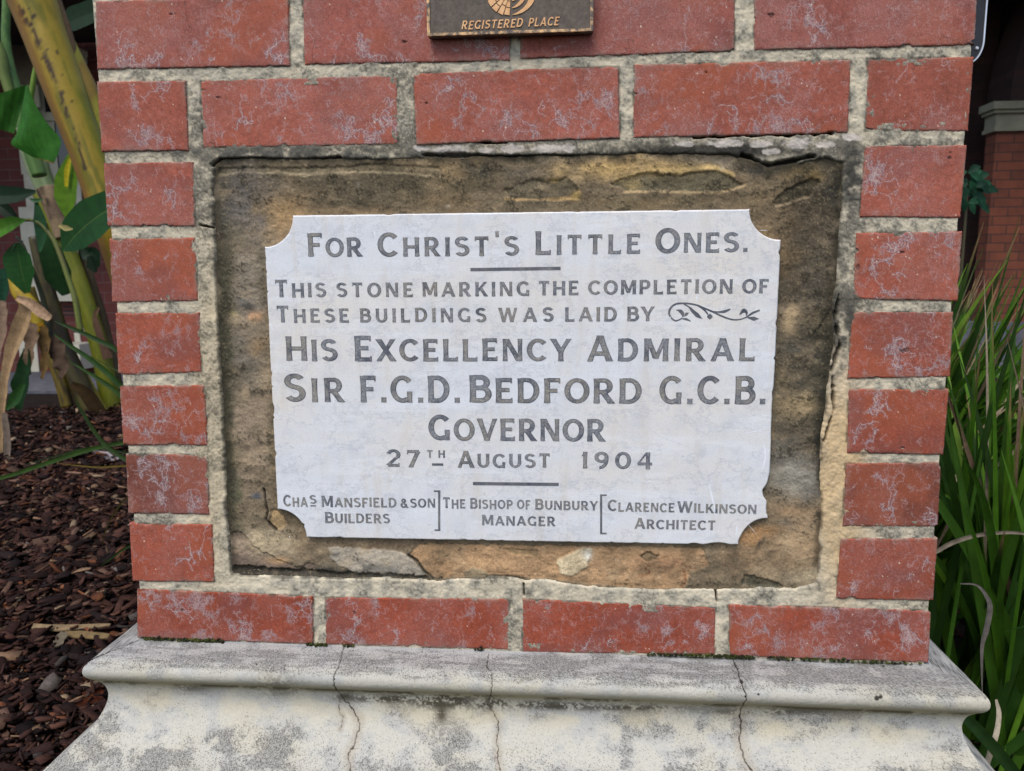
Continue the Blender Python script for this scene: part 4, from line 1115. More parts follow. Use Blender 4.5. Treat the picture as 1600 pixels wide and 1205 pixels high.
for pts, w in [([(1108, 756), (1112, 775), (1118, 800), (1120, 812)], 2.6), ([(1152, 820), (1150, 838)], 2.4), ([(1118, 355), (1116, 374), (1119, 380)], 2.2), ([(1010, 380), (1040, 392), (1075, 391), (1100, 396)], 1.1), ([(1090, 455), (1088, 474)], 2.2),
               ([(1192, 690), (1196, 712), (1190, 738)], 3), ([(1160, 677), (1182, 674), (1200, 668)], 1.4), ([(855, 760), (864, 772), (878, 778)], 1.0), ([(420, 500), (428, 520)], 1.4), ([(584, 360), (587, 372)], 1.6), ([(1012, 668), (1040, 684), (1080, 700)], 1.0), ([(640, 578), (690, 580), (720, 574)], 1.0)]:
    scratch(pts, w)
for _ in range(120):
    x, y = rs.uniform(440, 1190), rs.uniform(350, 830); a = rs.normal(0.1, 0.35); l = rs.uniform(4, 26)
    scratch([(x, y), (x + l * .5 * math.cos(a), y + l * .5 * math.sin(a) + rs.normal(0, .5)), (x + l * math.cos(a), y + l * math.sin(a))], rs.uniform(0.3, 0.8))
for _ in range(70):
    x, y = rs.uniform(430, 1200), rs.uniform(345, 840)
    scratch([(x, y), (x + rs.uniform(.8, 2), y + rs.uniform(.5, 2))], rs.uniform(1.0, 2.4))
tag(t.mb.build('scratch_marks', mat_noise('bruised marble', lin(226, 228, 232), lin(240, 241, 244), 60, 0.8), tab), kind='stuff')

# ------------------------------------------------------------------ bronze plate above
M_BRONZE = mat_noise('dark bronze', lin(84, 75, 66), lin(108, 97, 86), 220, 0.6, 0.3, 0.0004, metal=0.15)
M_GOLD = mat_noise('worn gilt bronze', lin(206, 152, 100), lin(226, 180, 130), 120, 0.5, 0.5, 0.0002, metal=0.3)
M_RIM = mat_noise('worn bronze edge', lin(96, 86, 78), lin(226, 182, 128), 90, 0.45, 0.5, 0.0002, 0.44, 0.58, metal=0.4)
bx0, bx1, bz0 = -0.0921, 0.0836, 0.7085; bz1 = bz0 + 0.205; BYF = -0.0165
br = thing('bronze_plaque', 'small dark bronze plaque with gilt rim and raised lettering', 'plaque', (0, 0, bz0))
m = MB(); m.box((bx0, BYF + 0.0012, bz0), (bx1, -0.0035, bz1)); m.build('plate', M_BRONZE, br)
m = MB(); r = 0.0028
for a, b in [((bx0 - .0003, BYF, bz0 - .0003), (bx0 + r, BYF + .004, bz1 + .0003)), ((bx1 - r, BYF, bz0 - .0003), (bx1 + .0003, BYF + .004, bz1 + .0003)), ((bx0 + r, BYF, bz0 - .0003), (bx1 - r, BYF + .004, bz0 + r - .0004)), ((bx0 + r, BYF, bz1 - r), (bx1 - r, BYF + .004, bz1 + .0003))]:
    m.box(a, b)
m.build('rim', M_RIM, br)
BT = BYF + 0.0004
t = Text(BT, slant=0.24, bold=0.85)
t.word('REGISTERED', 720.5, 816, 46.2, 42.4, 13.4, 13.4); t.word('PLACE', 825, 872.5, 41.8, 39.2, 13.4, 13.4)


def solidify(mb, depth):
    V = np.vstack(mb.V); n = len(V); V2 = V.copy(); V2[:, 1] += depth
    from collections import Counter
    ec = Counter()
    for f in mb.F:
        for a, b in zip(f, f[1:] + f[:1]): ec[(a, b)] += 1
    side = [(b, a, a + n, b + n) for (a, b) in ec if (b, a) not in ec]
    mb.V = [np.vstack([V, V2])]; mb.F = mb.F + side; mb.n = 2 * n


solidify(t.mb, 0.0012)
t.mb.build('lettering', M_GOLD, br)
BXY = lambda x, y: np.array(at(660 + x * 280 / 1600, y * 80 / 457, BT))[[0, 2]]
t = Text(BT)
c0 = BXY(790, -95); mpp = 0.0001125


def wedge(r0_, r1_, a0, a1):
    a = np.radians(np.linspace(a0, a1, 8))
    P = [(c0[0] + r0_ * mpp * math.cos(q), c0[1] + r0_ * mpp * math.sin(q)) for q in a] + [(c0[0] + r1_ * mpp * math.cos(q), c0[1] + r1_ * mpp * math.sin(q)) for q in a[::-1]]
    t.poly(P)


for a0, a1, rr in [(253.5, 266.5, [(60, 100), (108, 158), (166, 228)]), (238, 251, [(60, 92), (100, 150), (158, 236)]), (221, 235, [(64, 110), (118, 176), (184, 238)]), (203, 218, [(64, 104), (112, 166), (174, 238)]), (186, 200, [(64, 110), (118, 180), (188, 238)]), (170, 183, [(64, 104), (112, 166), (174, 236)])]:
    for q0, q1 in rr: wedge(q0, q1, a0, a1)


def swoosh(outer, inner):
    A = catmull(np.array([BXY(*p) for p in outer]), 24); B = catmull(np.array([BXY(*p) for p in inner]), 24)
    t.strip(A, B)


swoosh([(805, 135), (870, 122), (935, 85), (985, 30), (1010, -30), (1015, -110), (990, -190)], [(805, 130), (850, 108), (905, 66), (940, 15), (955, -40), (955, -110), (940, -170)])
swoosh([(800, 75), (845, 62), (890, 30), (915, -10), (925, -60), (915, -120)], [(800, 70), (835, 45), (865, 12), (880, -20), (885, -60), (880, -100)])
swoosh([(800, 12), (830, 0), (855, -30), (860, -70)], [(800, 6), (820, -12), (832, -40), (834, -70)])
solidify(t.mb, 0.0011)
t.mb.build('emblem', M_GOLD, br)

# ------------------------------------------------------------------ metal sign on the right return
M_STEEL = mat_noise('dark steel', (0.008, 0.008, 0.010), (0.018, 0.018, 0.022), 40, 0.45, 0.5, 0.0004)
M_STEELE = mat_noise('bare steel edge', (0.55, 0.57, 0.62), (0.75, 0.77, 0.82), 40, 0.35, 0.6, 0.0002, metal=0.5)
sg_ = thing('metal_sign', 'dark steel sign with a rounded corner on the right side of the brick pier', 'sign', (HB, 0.03, 0.70))
a, b = at(1522, 100, 0.02), at(1541, 0, 0.02)
sx0, sx1, sz0, sz1 = HB + 0.0015, b[0] - 0.0005, at(1522, 98, 0.02)[2], 1.02
rad = min(0.014, sx1 - sx0 - 0.0005)
prof = [(sx0, sz1), (sx0, sz0)] + [(sx1 - rad + rad * math.sin(q), sz0 + 0.022 - 0.022 * math.cos(q)) for q in np.linspace(0, math.pi / 2, 12)] + [(sx1, sz1)]
n = len(prof)
m = MB(); m.add([(x, y, z) for y in (0.020, 0.023) for x, z in prof], [tuple(range(n))] + [tuple(range(n, 2 * n))[::-1]] + [(i, n + i, n + (i + 1) % n, (i + 1) % n) for i in range(n)])
m.build('panel', M_STEEL, sg_)
m = MB(); q = prof[2:]
V = [(x, y, z) for x, z in q for y in (0.0185, 0.030)] + [(x + 0.0016 * (i / len(q)) ** .3, y, z - 0.0012 * (1 - i / len(q))) for i, (x, z) in enumerate(q) for y in (0.0185, 0.030)]
k = len(q) * 2
F = []
for i in range(len(q) - 1):
    F += [(2 * i, 2 * i + 2, k + 2 * i + 2, k + 2 * i), (k + 2 * i, k + 2 * i + 2, k + 2 * i + 3, k + 2 * i + 1), (2 * i + 1, k + 2 * i + 1, k + 2 * i + 3, 2 * i + 3), (2 * i, 2 * i + 1, 2 * i + 3, 2 * i + 2)]
m.add(V, F); m.build('edge_strip', M_STEELE, sg_)
m = MB(); p = at(1526, 76, 0.02)
V = []; F = []
for i, (rr, yy) in enumerate([(0.0020, 0.0201), (0.0018, 0.0188), (0.0010, 0.0181)]):
    for j in range(10): V.append((max(p[0], sx0 + .002) + rr * math.cos(j * .6283), yy, p[2] + rr * math.sin(j * .6283)))
for i in range(2): F += [(i * 10 + j, (i + 1) * 10 + j, (i + 1) * 10 + (j + 1) % 10, i * 10 + (j + 1) % 10) for j in range(10)]
F.append(tuple(range(20, 30))); m.add(V, F); m.build('screw', M_STEELE, sg_)

# ------------------------------------------------------------------ ground, path, mulch
GZ0 = -0.36
M_SOIL = mat_noise('dark soil', (0.008, 0.006, 0.005), (0.02, 0.014, 0.011), 25, 0.95, 0.1, 0.01)
M_PAVE = mat_noise('grey paving', lin(78, 78, 84), lin(100, 100, 106), 14, 0.85, 0.2, 0.002)
xs_ = np.r_[-600, -60, np.linspace(-9, 9, 61), 60, 600]; ys_ = np.r_[-600, -60, np.linspace(-6, 9, 51), 60, 600]
gx, gy = np.meshgrid(xs_, ys_, indexing='ij')
gz = GZ0 - 0.015 + 0.012 * (fbm(gx * 2.2 + 50, gy * 2.2 + 50, 600, 3) - 0.5) * (np.abs(gx) < 9) * (np.abs(gy) < 9)
tag(obj('ground', np.stack([gx, gy, gz], -1), gridF(*gx.shape).reshape(-1, 4), M_SOIL), kind='structure')
m = MB(); m.box((-9, 4.25, GZ0 - 0.03), (0.3, 5.298, GZ0 + 0.004)); m.box((0.3, 5.35, GZ0 - 0.03), (9, 5.996, GZ0 + 0.004))
tag(m.build('path', M_PAVE), kind='structure')


def chips(n, gen, seed, smin, smax):
    r = np.random.default_rng(seed)
    x, y = gen(r, n)
    dist = np.hypot(x - CAM_P[0], y - CAM_P[1])
    L = r.uniform(smin, smax, n) * r.uniform(0.35, 1, n) * np.clip(dist / 1.8, 0.85, 1.3); w = L * r.uniform(0.16, 0.75, n); w = np.where(r.random(n) < 0.25, L * 0.11, w); w = np.clip(w, 0.003, 0.034); th = r.uniform(0.0015, 0.006, n)
    az = r.uniform(0, 2 * np.pi, n); ti = r.normal(0, 0.30, n); ro = r.normal(0, 0.35, n)
    ux = np.stack([np.cos(az) * np.cos(ti), np.sin(az) * np.cos(ti), np.sin(ti)], -1)
    vx = np.stack([-np.sin(az), np.cos(az), 0 * az], -1)
    nrm = np.cross(ux, vx); vx, nrm = vx * np.cos(ro)[:, None] + nrm * np.sin(ro)[:, None], nrm * np.cos(ro)[:, None] - vx * np.sin(ro)[:, None]
    z = GZ0 + 0.002 + 0.045 * r.random(n) ** 1.5 + 0.05 * (fbm(x * 3 + 90, y * 3 + 90, 610, 3) - 0.5)
    ctr = np.stack([x, y, z], -1)
    # six-sided chip outline, two layers
    T = [(-.5, -.38), (-.46, .42), (.08, .5), (.5, .36), (.47, -.40), (-.06, -.5)]
    V = np.zeros((n, 12, 3)); j = r.uniform(0.65, 1.15, (n, 12, 2)); bend = r.normal(0, 0.10, n)
    for k in range(12):
        a, b = T[k % 6]; s = 1 if k < 6 else -1
        V[:, k] = ctr + ux * (a * L * j[:, k % 6, 0])[:, None] + vx * (b * w * j[:, k % 6, 1])[:, None] + nrm * ((s * th * 0.5) + bend * L * (a * a * 4 - 0.3) * 0.5)[:, None]
    o = (np.arange(n) * 12)[:, None, None]
    Fq = np.array([(0, 1, 2, 5), (2, 3, 4, 5), (11, 8, 7, 6), (11, 10, 9, 8)] + [(k, k + 6, (k + 1) % 6 + 6, (k + 1) % 6) for k in range(6)])
    F = (o + Fq[None]).reshape(-1, 4)
    pal = np.array([lin(52, 36, 33), lin(66, 45, 40), lin(80, 54, 46), lin(94, 64, 52), lin(42, 32, 31), lin(110, 84, 70), lin(136, 108, 84), lin(124, 78, 54), lin(104, 96, 90), lin(164, 140, 112)])
    c = pal[r.choice(10, n, p=[.20, .22, .17, .11, .14, .06, .025, .04, .02, .015])] * r.uniform(0.28, 1.0, (n, 1))
    return V.reshape(-1, 3), F, np.repeat(c, 12, 0)


def gen_left(r, n):
    d = 1.15 + 4.2 * r.random(n) ** 1.1; a = r.uniform(math.radians(-44), math.radians(-8), n)
    a = np.where(r.random(n) < 0.25, r.uniform(math.radians(-60), 0, n), a)
    x = CAM_P[0] + d * np.sin(a); y = CAM_P[1] + d * np.cos(a)
    bad = ((np.abs(x) < HB + 0.10) & (y > -0.11) & (y < DEP + 0.11)) | (y > 4.24)
    x = np.where(bad, -0.62 - r.random(n) * 1.5, x); y = np.where(bad, r.uniform(-0.1, 2.6, n), y)
    return x, y


def gen_right(r, n):
    x = r.uniform(0.58, 2.6, n); y = r.uniform(-0.4, 3.2, n); return x, y


V1, F1, C1 = chips(62000, gen_left, 31, 0.014, 0.068)
V2, F2, C2 = chips(8000, gen_right, 32, 0.02, 0.065)
tag(obj('mulch', np.vstack([V1, V2]), np.vstack([F1, F2 + len(V1)]), M_CHIP, None, np.vstack([C1, C2])), 'dark brown bark mulch covering the garden bed', kind='stuff')

# ------------------------------------------------------------------ leaves, stems
def blade(mb, spine, hw, col, fold=0.35, n=22, tilt=None, m=3, wave=0.0, rng=None, edge=None, tip=None, rib=None):
    """a leaf strip: spine 3-D points, half widths, V fold towards the viewer; m quads each side of the midrib"""
    rng = rng or np.random.default_rng(1)
    P = catmull(spine, n); h = np.interp(np.linspace(0, 1, n), np.linspace(0, 1, len(hw)), hw)
    T = np.gradient(P, axis=0); T /= np.linalg.norm(T, axis=1)[:, None] + 1e-12
    ref = np.array([0, -1.0, 0.25]) if tilt is None else np.asarray(tilt, float)
    S = np.cross(T, ref); S /= np.linalg.norm(S, axis=1)[:, None] + 1e-12
    N = np.cross(S, T)
    tt = np.linspace(-1, 1, 2 * m + 1)
    if rib is not None: tt = np.sign(tt) * (np.abs(tt) - 1 / m * 0.90 * (1 - np.abs(tt)) * (m / (m - 1.0)) * (np.abs(tt) > 0))
    ph = rng.uniform(0, 9)
    wv = wave * np.sin(np.linspace(0, 1, n) * rng.uniform(9, 16) + ph)[:, None] * np.sign(tt)[None] * tt[None] ** 2 + wave * 0.6 * rng.normal(0, 1, (n, 1)) * (np.abs(tt) ** 2)[None]
    V = P[:, None] + S[:, None] * (h[:, None] * tt[None])[..., None] + N[:, None] * (fold * h[:, None] * (np.abs(tt) ** 1.3)[None] + wv * h[:, None])[..., None]
    k = 2 * m + 1
    C = np.ones((n, k, 3)) * np.asarray(col, float)
    C *= (1 + 0.10 * np.sin(np.arange(n) * 2.1 + ph))[:, None, None]
    C *= rng.uniform(0.9, 1.1)
    if rib is not None: C[:, m] = rib
    if edge is not None: C[:, 0] = edge; C[:, -1] = edge
    if tip is not None:
        f = sm(0.86, 0.97, np.linspace(0, 1, n)); C = C * (1 - f[:, None, None]) + np.asarray(tip) * f[:, None, None]
    F = [(i * k + j, i * k + j + 1, (i + 1) * k + j + 1, (i + 1) * k + j) for i in range(n - 1) for j in range(k - 1)]
    mb.add(V, F, C)


def pxs(pts, Y):
    return np.array([at(p[0], p[1], (p[2] if len(p) > 2 else 0) + Y) for p in pts])


def px2m(Y): return (Y - CAM_P[1]) / FPX


def leaf(parent, pts, hw, Y, col, name='leaf', mat=None, label=None, **kw):
    mb = MB()
    if name == 'leaf' and mat is None: col = np.asarray(col) * np.array([1.15, 1.0, 0.58]); kw['rib'] = None if kw.get('rib') is None else kw['rib'] * np.array([0.7, 0.62, 0.5])
    elif name == 'dry_leaf': col = np.asarray(col) * 0.75
    blade(mb, pxs(pts, Y), np.array(hw) * px2m(Y), col, **kw)
    return mb.build(name, mat or M_LEAF, parent, smooth=True, label=label)


def stem(parent, pts, r, Y, colf, name='stem', sides=20, n=None, mat=None, label=None):
    mb = MB(); mb.tube(pxs(pts, Y), np.array(r) * px2m(Y), sides, colf, n)
    return mb.build(name, mat or M_STEM, parent, smooth=True, label=label)


def streak(c1, c2, c3, seed, spots=None, su_=90):
    def f(V):
        px, py = proj(V)
        a = fbm(V[:, 0] * su_ + V[:, 2] * su_ * .33, V[:, 2] * 5, seed, 3)
        C = np.ones((len(V), 3)) * lin(*c1)
        C = mix(C, lin(*c2), sm(0.42, 0.62, a)); C = mix(C, lin(*c3), sm(0.55, 0.72, fbm(V[:, 0] * 14 + 4, V[:, 2] * 7, seed + 5, 4)) * 0.7)
        if spots: C = spots(C, px, py)
        return C
    return f


G_DK, G_MD, G_LT, G_BL = lin(20, 58, 28), lin(38, 92, 32), lin(70, 124, 34), lin(36, 84, 62)
RIB = lin(120, 150, 70)
# big leaning yellow stem close behind the pier
Y1 = 1.7
gb = np.array([*onz(322, 812, GZ0)[:2], GZ0])
pl1 = thing('banana_plant', 'banana plant with a thick leaning yellow stem spotted dark brown', 'plant', (at(300, 700, Y1)[0], Y1, GZ0), 'banana plants beside the pier')


def spots1(C, px, py):
    w = (fbm(px / 4, py / 6, 700, 3) - 0.5) * 8
    ln = dline(px + w * .5, py, [(30, 12), (38, 30), (52, 48), (62, 72), (78, 102), (92, 142), (100, 160)])
    d = sm(5.5, 1.5, ln + 7 * (fbm(px / 6, py / 9, 705, 3) - 0.42) * 2)
    ln2 = dline(px + w * .4, py, [(98, 160), (108, 190), (116, 205), (125, 235), (133, 262)])
    d = np.maximum(d, sm(3.4, 0.8, ln2 + 4 * (fbm(px / 5, py / 12, 708, 3) - 0.45) * 2))
    for (x, y, r) in [(34, 20, 6), (52, 26, 4), (40, 33, 5), (46, 13, 2), (52, 47, 4), (78, 103, 5), (80, 110, 4), (90, 82, 2.5), (72, 78, 2), (57, 60, 2.5), (104, 170, 3.5), (112, 158, 1.6), (96, 116, 1.6), (98, 100, 1.4)]:
        d = np.maximum(d, sm(1.15, 0.7, np.hypot((px + w * .3 - x) / r, (py + w * .3 - y) / (r * 1.3))))
    C = mix(C, lin(44, 22, 10), d * 0.95)
    # brown-edged left flank, greener right half
    cx = np.interp(py, [0, 50, 110, 170, 235, 300, 370, 440], [50, 68, 90, 112, 136, 158, 180, 200])
    hwd = np.interp(py, [0, 300, 440], [32, 27, 24])
    t_ = (px - cx) / hwd
    C = mix(C, lin(120, 78, 30), sm(-0.55, -0.95, t_) * 0.75)
    C = mix(C, lin(126, 124, 24), sm(0.15, 0.75, t_) * 0.55 * sm(0, 200, py))
    return C


stem(pl1, [(-10, -170), (18, -80), (50, 0), (68, 50), (90, 110), (112, 170), (136, 235), (158, 300), (180, 370), (203, 440), (240, 560), (285, 690), (330, 830)], [40, 36, 32, 30, 27, 26, 27, 34, 40], Y1,
     streak((146, 122, 28), (104, 98, 12), (158, 134, 46), 710, spots1), sides=48, n=220)
stem(pl1, [(98, 40), (110, 80), (126, 120), (140, 155), (152, 200), (166, 250), (190, 330), (220, 420)], [8, 14, 17, 17, 18, 20, 22], Y1 + 0.06, streak((150, 140, 40), (130, 124, 30), (120, 84, 30), 720), 'leaf_sheath', 20, 60)
stem(pl1, [(70, -60), (84, 0), (98, 40), (108, 75), (118, 100), (121, 112)], [10, 11, 11, 11, 8, 3], Y1 + 0.05, streak((104, 84, 62), (78, 56, 40), (128, 106, 80), 730), 'dry_sheath', 14, 40, M_DRY, 'brown dried sheath along the right of the stem')
leaf(pl1, [(98, 40), (115, 32), (135, 24), (165, 10), (200, -10)], [10, 21, 20, 20, 14], 2.1, lin(14, 44, 24), rib=lin(30, 70, 36), fold=.2)
leaf(pl1, [(97, 392), (108, 380), (120, 366), (145, 344), (185, 318), (220, 300)], [1, 20, 31, 36, 26, 4], 1.55, lin(24, 70, 34), rib=lin(110, 140, 70), fold=.16, n=40, m=4, label='broad dark green leaf with a pale midrib')
leaf(pl1, [(92, 352), (104, 357), (114, 358)], [2, 5, 1], 1.50, lin(150, 140, 90), 'dry_leaf', M_DRY)
# torn leaf panels, top left
def panel(parent, L, R, Y, col, seed, dy=0.0, n=20, k=14, name='leaf', label=None, edgec=None):
    A = catmull(np.array([(*p,) for p in L], float), n); B = catmull(np.array([(*p,) for p in R], float), n)
    V = []; C = []
    rr = np.random.default_rng(seed)
    for i in range(n):
        for j in range(k):
            f = j / (k - 1); p = A[i] * (1 - f) + B[i] * f
            V.append(at(p[0], p[1], Y + dy * f + 0.004 * math.sin(f * 7 + i * .2) + 0.05 * (i / n)))
            c = np.asarray(col) * (0.80 + 0.34 * (0.5 + 0.5 * math.sin(f * 55 + seed)) * rr.uniform(.85, 1.1))
            if edgec is not None and (i > n - 2): c = edgec
            C.append(c)
    mb = MB(); mb.add(V, [tuple(q) for q in gridF(n, k).reshape(-1, 4)[:, ::-1]], C)
    return mb.build(name, M_LEAF, parent, smooth=True, label=label)


pl0 = thing('banana_plant', 'young banana plant with a torn green leaf and slender stalks at the upper left', 'plant', (at(30, 700, 2.9)[0], 2.9, GZ0), 'banana plants beside the pier')
panel(pl0, [(-12, 150), (-12, 180), (-8, 200)], [(42, 132), (36, 158), (22, 209)], 2.62, lin(54, 104, 34), 3, 0.02, label='left half of the torn leaf')
panel(pl0, [(40, 134), (36, 160), (27, 205), (17, 224), (34, 236), (52, 246)], [(43, 133), (54, 160), (72, 190), (94, 217), (92, 236), (84, 256)], 2.6, lin(58, 116, 38), 5, -0.03, 30, 18, edgec=lin(150, 116, 60), label='right half of the torn leaf')
stem(pl0, [(9, -60), (10, 0), (9, 60), (15, 105), (24, 140), (38, 195), (52, 245), (62, 275)], [5, 6, 6.5, 8, 10, 11, 12, 11], 2.95, streak((70, 102, 48), (88, 118, 56), (106, 124, 70), 740), 'stalk', 14, 60)
stem(pl0, [(-14, 60), (0, 85), (8, 120), (20, 160)], [9, 9, 8, 7], 2.9, streak((86, 104, 40), (98, 112, 50), (80, 90, 44), 741), 'stalk', 12, 30)
stem(pl0, [(60, 90), (55, 110), (50, 140), (46, 170)], [3.2, 3.6, 4, 4], 2.9, streak((96, 124, 40), (110, 134, 50), (90, 110, 44), 742), 'stalk', 10, 24)

# the mid-distance clump
Y2 = 3.5
pl2 = thing('banana_plant', 'clump of olive banana stems with dark paddle leaves and dry brown leaves', 'plant', (at(130, 640, Y2)[0], Y2, GZ0), 'banana plants beside the pier')
stem(pl2, [(42, 200), (52, 240), (66, 280), (80, 312)], [15, 17, 16, 15], Y2, streak((120, 134, 96), (96, 112, 66), (140, 148, 116), 750), sides=20, n=40)
stem(pl2, [(72, 294), (82, 318), (92, 346), (100, 372)], [15, 15, 14, 13], Y2 - 0.02, streak((110, 92, 74), (58, 46, 38), (150, 128, 100), 752), 'dry_sheath', 18, 40, M_DRY)
stem(pl2, [(62, 300), (80, 330), (98, 372), (112, 410), (128, 455), (142, 500), (156, 545), (167, 600), (178, 660)], [12, 13, 13.5, 13.5, 14, 14, 14, 15, 17], Y2 + 0.02, streak((116, 118, 26), (100, 106, 22), (126, 120, 44), 754), sides=24, n=80)
stem(pl2, [(128, 385), (136, 420), (146, 455), (155, 485), (163, 520), (176, 590), (186, 650)], [7, 8, 8, 9, 10, 13, 16], Y2 + 0.1, streak((74, 64, 46), (96, 84, 60), (54, 46, 34), 756), 'dry_sheath', 14, 40, M_DRY)
stem(pl2, [(54, 370), (68, 430), (84, 490), (100, 545), (124, 600), (150, 652)], [9, 11, 13, 15, 17, 19], Y2 - 0.1, streak((66, 58, 26), (44, 36, 20), (92, 82, 36), 758), sides=20, n=60)
stem(pl2, [(44, 450), (60, 500), (76, 545), (92, 590), (106, 636)], [10, 10, 9, 9, 10], Y2 - 0.16, streak((104, 88, 26), (60, 48, 22), (130, 108, 30), 760), sides=16, n=50)
stem(pl2, [(18, 420), (30, 455), (48, 480), (60, 510)], [8, 12, 13, 10], Y2 - 0.25, streak((172, 146, 36), (150, 122, 30), (120, 92, 30), 762), sides=14, n=30)
stem(pl2, [(35, 345), (50, 344), (66, 353), (82, 372), (93, 396), (105, 430), (118, 470), (126, 520)], [2.5, 2.8, 3.2, 3.6, 3.8, 4, 4.5, 5], 2.9, streak((104, 112, 50), (92, 98, 44), (110, 100, 60), 764), 'leaf_stalk', 10, 50)
stem(pl2, [(26, 370), (36, 384), (46, 410), (58, 440), (70, 480), (84, 560)], [2.2, 2.6, 3, 3.4, 4, 5], 3.0, streak((40, 44, 28), (60, 62, 34), (50, 46, 30), 766), 'leaf_stalk', 8, 40)
stem(pl2, [(24, 382), (14, 405), (4, 440), (-6, 480)], [2, 2.2, 2.6, 3], 2.9, streak((50, 74, 40), (60, 80, 44), (60, 70, 44), 767), 'leaf_stalk', 8, 30)
leaf(pl2, [(40, 344), (20, 350), (-2, 360), (-30, 372)], [2, 12, 15, 9], 2.85, lin(66, 118, 34), rib=lin(120, 146, 60), fold=.3)
leaf(pl2, [(27, 380), (29, 400), (35, 428), (43, 458)], [5, 24, 25, 5], 2.9, lin(30, 76, 38), rib=lin(96, 136, 62), fold=.22, n=30, label='paddle leaf hanging point down')
leaf(pl2, [(72, 366), (82, 395), (94, 430), (106, 460)], [9, 20, 23, 9], 3.1, lin(24, 62, 32), rib=lin(50, 92, 44), fold=.25)
leaf(pl2, [(56, 300), (30, 305), (0, 306), (-30, 300)], [3, 13, 16, 8], 2.8, lin(16, 42, 30), rib=lin(34, 66, 44), fold=.3)
leaf(pl2, [(30, 345), (14, 332), (0, 322), (-16, 318)], [3, 10, 12, 5], 2.9, lin(14, 38, 26), rib=lin(30, 60, 40))
leaf(pl2, [(57, 316), (64, 345), (66, 370), (62, 394)], [3, 11, 10, 2], 2.9, lin(44, 88, 70), rib=lin(70, 110, 90), fold=.3)
leaf(pl2, [(66, 312), (56, 314), (46, 311)], [2, 4, 1], 2.9, lin(50, 92, 72))
leaf(pl2, [(107, 342), (105, 310), (107, 280), (114, 240)], [4, 19, 20, 6], 3.3, lin(84, 128, 34), rib=lin(136, 156, 70), fold=.25, label='light green leaf with a yellow edge')
leaf(pl2, [(104, 292), (106, 265), (112, 242)], [3, 5, 2], 3.28, lin(170, 164, 40))
leaf(pl2, [(128, 384), (138, 396), (148, 400), (154, 418)], [3, 12, 12, 3], 3.2, lin(20, 46, 34)); leaf(pl2, [(140, 400), (146, 415), (150, 426)], [4, 10, 2], 3.1, lin(18, 40, 30))
leaf(pl2, [(4, 420), (8, 450), (4, 480)], [6, 10, 3], 2.8, lin(24, 66, 58))
leaf(pl2, [(42, 545), (40, 575), (34, 605), (30, 640)], [5, 13, 16, 6], 2.9, lin(20, 52, 30), wave=.1); leaf(pl2, [(38, 600), (26, 622), (10, 640)], [4, 12, 3], 2.8, lin(34, 70, 36))
DR1, DR2, DR3 = lin(176, 146, 108), lin(128, 104, 82), lin(92, 74, 60)
leaf(pl2, [(48, 472), (38, 505), (22, 545), (10, 590), (5, 640), (3, 700), (7, 752)], [13, 14, 13, 8, 5, 4, 3], 2.3, DR1, 'dry_leaf', M_DRY, fold=.5, n=40, m=4, wave=.12, rib=lin(120, 94, 66), label='long curled tan dry leaf')
leaf(pl2, [(26, 466), (48, 474), (66, 488), (80, 498)], [4, 8, 9, 6], 2.28, lin(170, 140, 112), 'dry_leaf', M_DRY, fold=.5, wave=.1)
leaf(pl2, [(4, 470), (4, 510), (-4, 560)], [10, 12, 6], 2.35, lin(140, 116, 96), 'dry_leaf', M_DRY, fold=.4, wave=.15)
leaf(pl2, [(54, 505), (50, 535), (46, 565), (47, 586)], [12, 12, 7, 2], 2.9, DR2, 'dry_leaf', M_DRY, fold=.4, wave=.3)
leaf(pl2, [(70, 510), (72, 545), (70, 575), (66, 592)], [9, 9, 6, 2], 2.92, lin(112, 88, 52), 'dry_leaf', M_DRY, fold=.4, wave=.3)
leaf(pl2, [(84, 525), (92, 550), (98, 575), (96, 592)], [13, 15, 11, 2], 2.94, DR3, 'dry_leaf', M_DRY, fold=.3, wave=.3)
leaf(pl2, [(60, 505), (68, 525), (70, 545)], [9, 11, 5], 2.95, lin(176, 132, 30), 'dry_leaf', M_DRY, fold=.3, wave=.1)
leaf(pl2, [(8, 645), (13, 690), (10, 746)], [5, 7, 4], 2.2, lin(120, 106, 94), 'dry_leaf', M_DRY, fold=.4, wave=.1)
leaf(pl2, [(170, 560), (150, 500), (155, 480)], [8, 5, 2], 3.45, lin(110, 84, 66), 'dry_leaf', M_DRY, wave=.2)
leaf(pl2, [(112, 600), (140, 620), (175, 680)], [5, 12, 10], 3.3, lin(60, 44, 22), 'dry_leaf', M_DRY, wave=.1)

